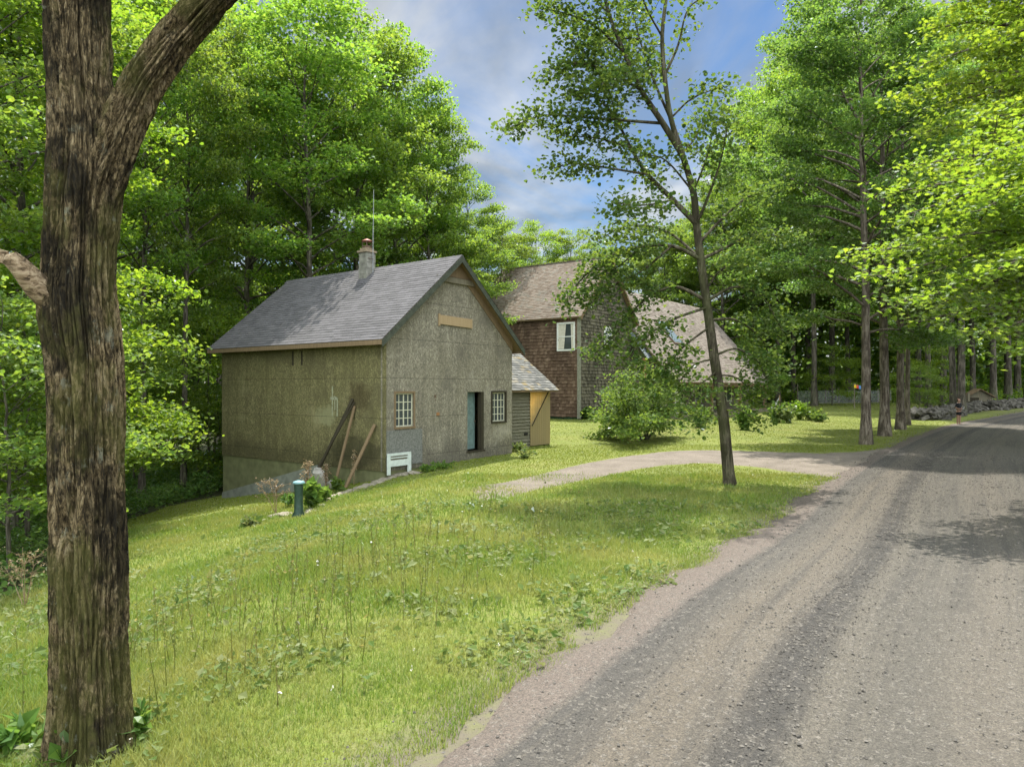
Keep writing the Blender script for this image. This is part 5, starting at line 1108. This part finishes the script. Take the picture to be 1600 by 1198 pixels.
# saplings under the big trees
sap = [make_tree('maple_sapling', *forest_tree(6, .18, 2.0, .05, 24, 105, .105, 'wide', up=.25), MAT['bark'], LEAF, 'x'), make_tree('maple_sapling', *forest_tree(6, .12, 2.3, .05, 24, 105, .105, 'wide', up=.15), MAT['bark'], LEAF_YEL, 'x')]
sused = set(); GS = 'saplings in the shade of the left woods'; LS = 'slender leafy maple sapling in the shade of the woods left of the barn'
for i, (px, d, h) in enumerate(((15, 14, 6), (45, 18, 8), (165, 22, 7), (325, 31, 8), (310, 36, 9), (20, 24, 7), (-50, 15, 6), (0, 34, 8), (270, 40, 9), (210, 33, 7), (335, 40, 9), (-90, 20, 7), (345, 30, 4.5), (225, 44, 9), (40, 30, 6))):
    loc = P(px, 0, d); loc[2] = float(hz(loc[0], loc[1])); s_ = h/6; put_tree(sap[i % 2], sused, loc, R.random()*6, (s_*.9, s_*.9, s_), LS, GS)
for i, (px, d, h, lb) in enumerate(((1192, 72, 6, 'small tree at the far end of the porch roof'), (1300, 76, 7, 'low leafy sapling leaning over the wire garden fence'), (1436, 58, 4.2, 'leafy young maple behind the near end of the stone wall'), (1450, 66, 6.5, 'sunlit sapling behind the stone wall left of the thin bent tree'))):
    loc = P(px, 0, d); loc[2] = float(hz(loc[0], loc[1])); s_ = h/6; put_tree(sap[i % 2], sused, loc, R.random()*6, (s_, s_, s_), lb)

# forest floor plants and the far woods
R = np.random.default_rng(51)
def undergrowth():
    g = G(); n = 5200; x = -34+30*R.random(n); y = 6+44*R.random(n); k = ~inpoly(x, y, LAWN) & ~built(x, y) & (x > -.80*y-3) & ~inrect(x, y, BARN_O, -.9, 8, -1.5, 9.1); x, y = x[k], y[k]
    h = .15+1.15*fbm(x*.5, y*.5, 2)**1.6*(.5+R.random(len(x))); q = 26; pos = np.stack([x, y, hz(x, y)], 1)[:, None]+np.stack([R.normal(0, .3, (len(x), q)), R.normal(0, .3, (len(x), q)), h[:, None]*R.random((len(x), q))**.6], -1)
    pos = pos.reshape(-1, 3); leaves(g, pos, .07+.0022*pos[:, 1], .5, 'wide'); tag(g.build('undergrowth', LEAF_LOW), 'leafy shrubs and ground plants covering the floor of the left woods', 'undergrowth', kind='stuff')
    g = G(); n = 3600; x = -10+110*R.random(n); y = 52+50*R.random(n); jy = y+(fbm(x*.2, y*.2)-.47)*5; k = ~inpoly(x, jy, LAWN) & (road_u(x, y) < -6.0) & ~((x > .60*y) & (x < .70*y) & (y < 74)) & (np.abs(x) < .85*y) & ~built(x, y); x, y = x[k], y[k]
    h = .3+3.0*fbm(x*.25, y*.25, 2)**1.6*(.5+R.random(len(x))); q = 22; pos = (np.stack([x, y, hz(x, y)], 1)[:, None]+np.stack([R.normal(0, .6, (len(x), q)), R.normal(0, .6, (len(x), q)), h[:, None]*R.random((len(x), q))**.6], -1)).reshape(-1, 3)
    leaves(g, pos, .28, .5, 'wide'); tag(g.build('undergrowth', LEAF_YEL), 'low shrubs along the edge of the far woods behind the lawn', 'undergrowth', kind='stuff')
undergrowth()
def far_woods():
    g = G(); n = 6500; a = (R.random(n)*2-1)*.92; d = 98+45*R.random(n)**1.5; x, y = a*d, d; top = 8+7*fbm(x*.08, y*.08, 1)+np.where(x < -15, 9, 0)+np.where(x > 38, 7, 0); q = 26
    c = np.stack([x, y, hz(x, y)+top*R.random(n)**1.25], 1); pos = (c[:, None]+R.normal(0, 1, (n, q, 3))*np.array([1.5, 1.5, .8])).reshape(-1, 3); leaves(g, pos, .66, .6, 'wide')
    tag(g.build('far_woods', LEAF), 'dense green mass of far woods closing the view behind every tree', 'woods', kind='stuff')
far_woods()

# ------------------------------------------------------------------ small plants
R = np.random.default_rng(61)
def dry_plume(px, py, top, w, label, name='dried_weed', branchy=False, sc=1.0):
    b = pick(px, py); d = b[1]; h = (py-top)/F*d; o = empty(name, b); tag(o, label, 'weed'); gs, gh = G(), G()
    for k in range(4 if branchy else 2):
        e = np.array([R.normal(0, w*(1 if branchy else .35)), R.normal(0, w*.4), h*(.75+.3*R.random())]); q = curve((0, 0, -.03), e, .05, 7, .08); gs.tube(q, np.linspace(.012, .004, 7)*sc, 4)
        for j in range(14 if branchy else 26):
            t = (.45 if branchy else .35)+.55*R.random() if branchy else .3+.7*R.random(); p = q[min(6, int(t*6))]; ee = p+np.array([R.normal(0, .14 if branchy else .035), R.normal(0, .08), .04+.10*R.random()])*sc*(1.4 if branchy else 1); gs.tube([p, ee], [.004*sc, .002*sc], 3, cap=False); leaves(gh, ee+R.normal(0, .018*sc, (7, 3)), .034*sc, 1.0, 'simple')
    gs.build('stem', DRY, o); tag(gh.build('seed_head', DRY, o), kind='stuff')
dry_plume(432, 802, 742, .30, 'branching dried weed with small seed heads left of the green hydrant', branchy=True)
dry_plume(482, 792, 702, .10, 'tall brown dried plume standing beside the green hydrant', sc=1.5)
dry_plume(509, 770, 728, .06, 'short dried plume in front of the low concrete wall end', sc=1.2)
dry_plume(553, 757, 698, .06, 'brown dried plume against the planks on the barn wall', sc=1.2)
dry_plume(40, 950, 858, .22, 'pale dried weed at the wood edge left of the old maple', branchy=True, sc=.8)
def leafy_weed(px, py, h, w, n, size, label, mat, name='leafy_weed', cat='plant', shape='simple', group=None, bias=(0, 0, .6)):
    b = pick(px, py); o = empty(name, b); tag(o, label, cat, group); gs, gl = G(), G()
    for k in range(n):
        a = R.random()*6.28; e = np.array([math.cos(a)*w*R.random(), math.sin(a)*w*R.random(), h*(.4+.6*R.random())]); q = curve((R.normal(0, w*.2), R.normal(0, w*.2), -.02), e, .06, 5, .06); gs.tube(q, np.linspace(.006, .003, 5)*(1+h), 4, cap=False)
        m = 9; t = .25+.75*R.random(m); p = np.stack([np.interp(t, np.linspace(0, 1, 5), q[:, j]) for j in range(3)], 1); dr = p-q[0]*0-e*.3; dr[:, 2] = .2; leaves(gl, p, size, .5, shape, bias, dirs=dr/(np.linalg.norm(dr, axis=1)[:, None]+1e-6))
    gs.build('stem', mat, o); gl.build('foliage', mat, o); return o
leafy_weed(486, 797, .75, .22, 10, .26, 'green broad leaved plant growing against the green hydrant', LEAF_BUSH)
leafy_weed(505, 786, .40, .40, 12, .14, 'low leafy plant between the hydrant and the barn planks', LEAF_BUSH)
leafy_weed(526, 770, .42, .20, 7, .20, 'small upright green plant in front of the pale boulder', LEAF_BUSH)
leafy_weed(391, 822, .16, .34, 12, .18, 'flat grey green rosette at the left end of the edging stones', LEAF_PALE)
leafy_weed(452, 792, .35, .25, 6, .13, 'small dark leaved plant just left of the hydrant', LEAF_LOW)
leafy_weed(115, 1188, .26, .30, 18, .16, 'lush leafy weed at the foot of the old maple, at the bottom edge', LEAF_BUSH)
leafy_weed(30, 1180, .24, .30, 14, .13, 'leafy weed in the bottom left corner beside the old maple', LEAF_BUSH)
leafy_weed(205, 1160, .22, .22, 12, .10, 'small green weed at the right side of the old maple foot', LEAF_BUSH)
for px, py, h, w, s in ((820, 716, .35, .5, .10), (812, 706, .4, .5, .10), (690, 733, .25, .5, .08), (668, 737, .22, .4, .08)):
    leafy_weed(px, py, h, w, 22, s, 'bright low weeds sprouting along the foot of the barn gable wall', LEAF_PALE if px > 750 else LEAF_BUSH, 'wall_weed', 'weeds', group='weeds along the barn gable')
for i, (px, py, h, w, lb, mt) in enumerate(((1213, 660, 1.5, .9, 'round leafy shrub by the far porch post', LEAF_BUSH), (1230, 661, 1.2, .8, 'pale grassy clump in the garden bed', LEAF_PALE), (1250, 656, 1.5, .9, 'yellow green shrub in the middle of the garden bed', LEAF_YEL), (1266, 657, 1.0, .9, 'low leafy plant near the right end of the garden bed', LEAF_BUSH), (1280, 659, .6, .7, 'lowest plant at the right tip of the garden bed', LEAF_BUSH), (1163, 672, 1.5, .8, 'leafy shrub behind the foot of the young tree', LEAF_BUSH), (1095, 668, 1.2, .9, 'shady shrub before the porch left of the young tree', LEAF_LOW), (915, 655, .8, .7, 'small shrub at the corner of the shingled house', LEAF_BUSH), (868, 653, .7, .9, 'low bluish shrub at the foundation of the shingled house', LEAF_LOW))):
    leafy_weed(px, py, h, w, 55, .16, lb, mt, 'garden_plant', 'shrub', 'wide')

# ------------------------------------------------------------------ the person standing at the road edge
def skinned(name, verts, edges, radii, mat, parent, sub=2):
    me = bpy.data.meshes.new(name); me.from_pydata(verts, edges, []); o = bpy.data.objects.new(name, me); COL.objects.link(o)
    sk = o.modifiers.new('Skin', 'SKIN'); sk.use_smooth_shade = True
    for i, r in enumerate(radii): me.skin_vertices[0].data[i].radius = (r, r) if not isinstance(r, tuple) else r
    me.skin_vertices[0].data[0].use_root = True
    o.modifiers.new('Sub', 'SUBSURF').levels = sub; o.modifiers['Sub'].render_levels = sub
    dg = bpy.context.evaluated_depsgraph_get(); m2 = bpy.data.meshes.new_from_object(o.evaluated_get(dg)); bpy.data.objects.remove(o)
    m2.name = name; m2.materials.clear(); m2.materials.append(mat); p = bpy.data.objects.new(name, m2); COL.objects.link(p); p.parent = parent; return p
def person():
    b = pick(1498, 664.5); o = empty('person', b, rad(25)); tag(o, 'person in black shirt and shorts holding a grey controller at the road edge', 'person')
    V = [(0, 0, .92), (0, 0, 1.08), (0, .01, 1.25), (0, .01, 1.40), (0, .0, 1.48), (0, -.02, 1.55), (0, -.025, 1.62), (0, -.02, 1.70)]; Rr = [(.155, .11), (.14, .10), (.155, .105), (.13, .085), .055, .07, .088, .06]; E = [(i, i+1) for i in range(7)]
    for s in (-1, 1):
        k = len(V); V += [(s*.17, .01, 1.41), (s*.23, .02, 1.27), (s*.25, .03, 1.13), (s*.19, -.10, 1.08), (s*.10, -.20, 1.07), (s*.075, -.235, 1.075)]; Rr += [.062, .05, .043, .039, .030, (.036, .022)]; E += [(3, k)]+[(k+i, k+i+1) for i in range(5)]
        for f in range(4):
            kk = len(V); x = s*.06; z = 1.095-.017*f; V += [(x, -.262, z), (x-s*.02, -.282-.004*(f == 1), z), (x-s*.04, -.270, z-.004)]; Rr += [.0085, .008, .007]; E += [(k+5, kk), (kk, kk+1), (kk+1, kk+2)]
        kk = len(V); V += [(s*.06, -.225, 1.112), (s*.045, -.245, 1.122)]; Rr += [.010, .008]; E += [(k+5, kk), (kk, kk+1)]
        k = len(V); V += [(s*.09, 0, .86), (s*.105, .0, .66), (s*.105, .0, .48), (s*.11, .02, .34), (s*.11, .02, .10), (s*.115, -.03, .045), (s*.12, -.15, .03)]; Rr += [.095, .08, .058, .060, .038, .042, .03]; E += [(0, k)]+[(k+i, k+i+1) for i in range(6)]
    body = skinned('body', V, E, Rr, MAT['skin'], o)
    skinned('shirt', [(0, 0, .93), (0, 0, 1.08), (0, .01, 1.25), (0, .01, 1.40), (0, 0, 1.455), (-.18, .01, 1.40), (-.235, .02, 1.25), (-.248, .025, 1.18), (.18, .01, 1.40), (.235, .02, 1.25), (.248, .025, 1.18)], [(0, 1), (1, 2), (2, 3), (3, 4), (3, 5), (5, 6), (6, 7), (3, 8), (8, 9), (9, 10)], [(.18, .14), (.165, .125), (.175, .12), (.145, .10), .07, .075, .066, .064, .075, .066, .064], MAT['shirt'], o)
    skinned('shorts', [(0, 0, .93), (0, 0, .84), (-.10, 0, .76), (-.11, 0, .64), (.10, 0, .76), (.11, 0, .64)], [(0, 1), (1, 2), (2, 3), (1, 4), (4, 5)], [(.17, .13), (.17, .13), .11, .105, .11, .105], MAT['shorts'], o)
    for s in (-1, 1): skinned('shoe', [(s*.115, .05, .04), (s*.118, -.08, .045), (s*.125, -.2, .035)], [(0, 1), (1, 2)], [.05, .052, .04], MAT['shoe'], o, 1)
    skinned('hair', [(0, .0, 1.73), (0, .04, 1.68), (0, .055, 1.60)], [(0, 1), (1, 2)], [(.075, .07), (.092, .08), (.07, .05)], MAT['hair'], o)
    g = G(); g.tube([(0, -.11, 1.655), (0, -.128, 1.625), (0, -.112, 1.615)], [.008, .014, .010], 6); g.build('nose', MAT['skin'], o, True)
    for s in (-1, 1):
        g = G(); g.tube([(s*.033, -.100, 1.652), (s*.033, -.114, 1.65)], [.012, .006], 6); g.build('eye', MAT['shoe'], o)
        g = G(); g.tube([(s*.085, -.02, 1.665), (s*.098, -.01, 1.64), (s*.086, -.02, 1.605)], [.012, .016, .01], 6); g.build('ear', MAT['skin'], o, True)
    g = G(); g.box((-.025, -.108, 1.582), (.025, -.098, 1.590)); g.build('mouth', MAT['hair'], o)
    c = empty('remote_controller', (0, 0, 0)); c.rotation_euler = (0, 0, rad(25)); c.location = b; tag(c, 'small grey remote controller held at the belly of the standing person', 'controller')
    g = G(); g.box((-.07, -.30, 1.06), (.07, -.20, 1.10)); g.build('case', MAT['controller'], c)
    g = G(); g.hexa([(-.06, -.30, 1.101), (.06, -.30, 1.101), (.06, -.285, 1.101), (-.06, -.285, 1.101), (-.06, -.35, 1.19), (.06, -.35, 1.19), (.06, -.335, 1.195), (-.06, -.335, 1.195)]); g.build('screen', MAT['controller'], c)
person()
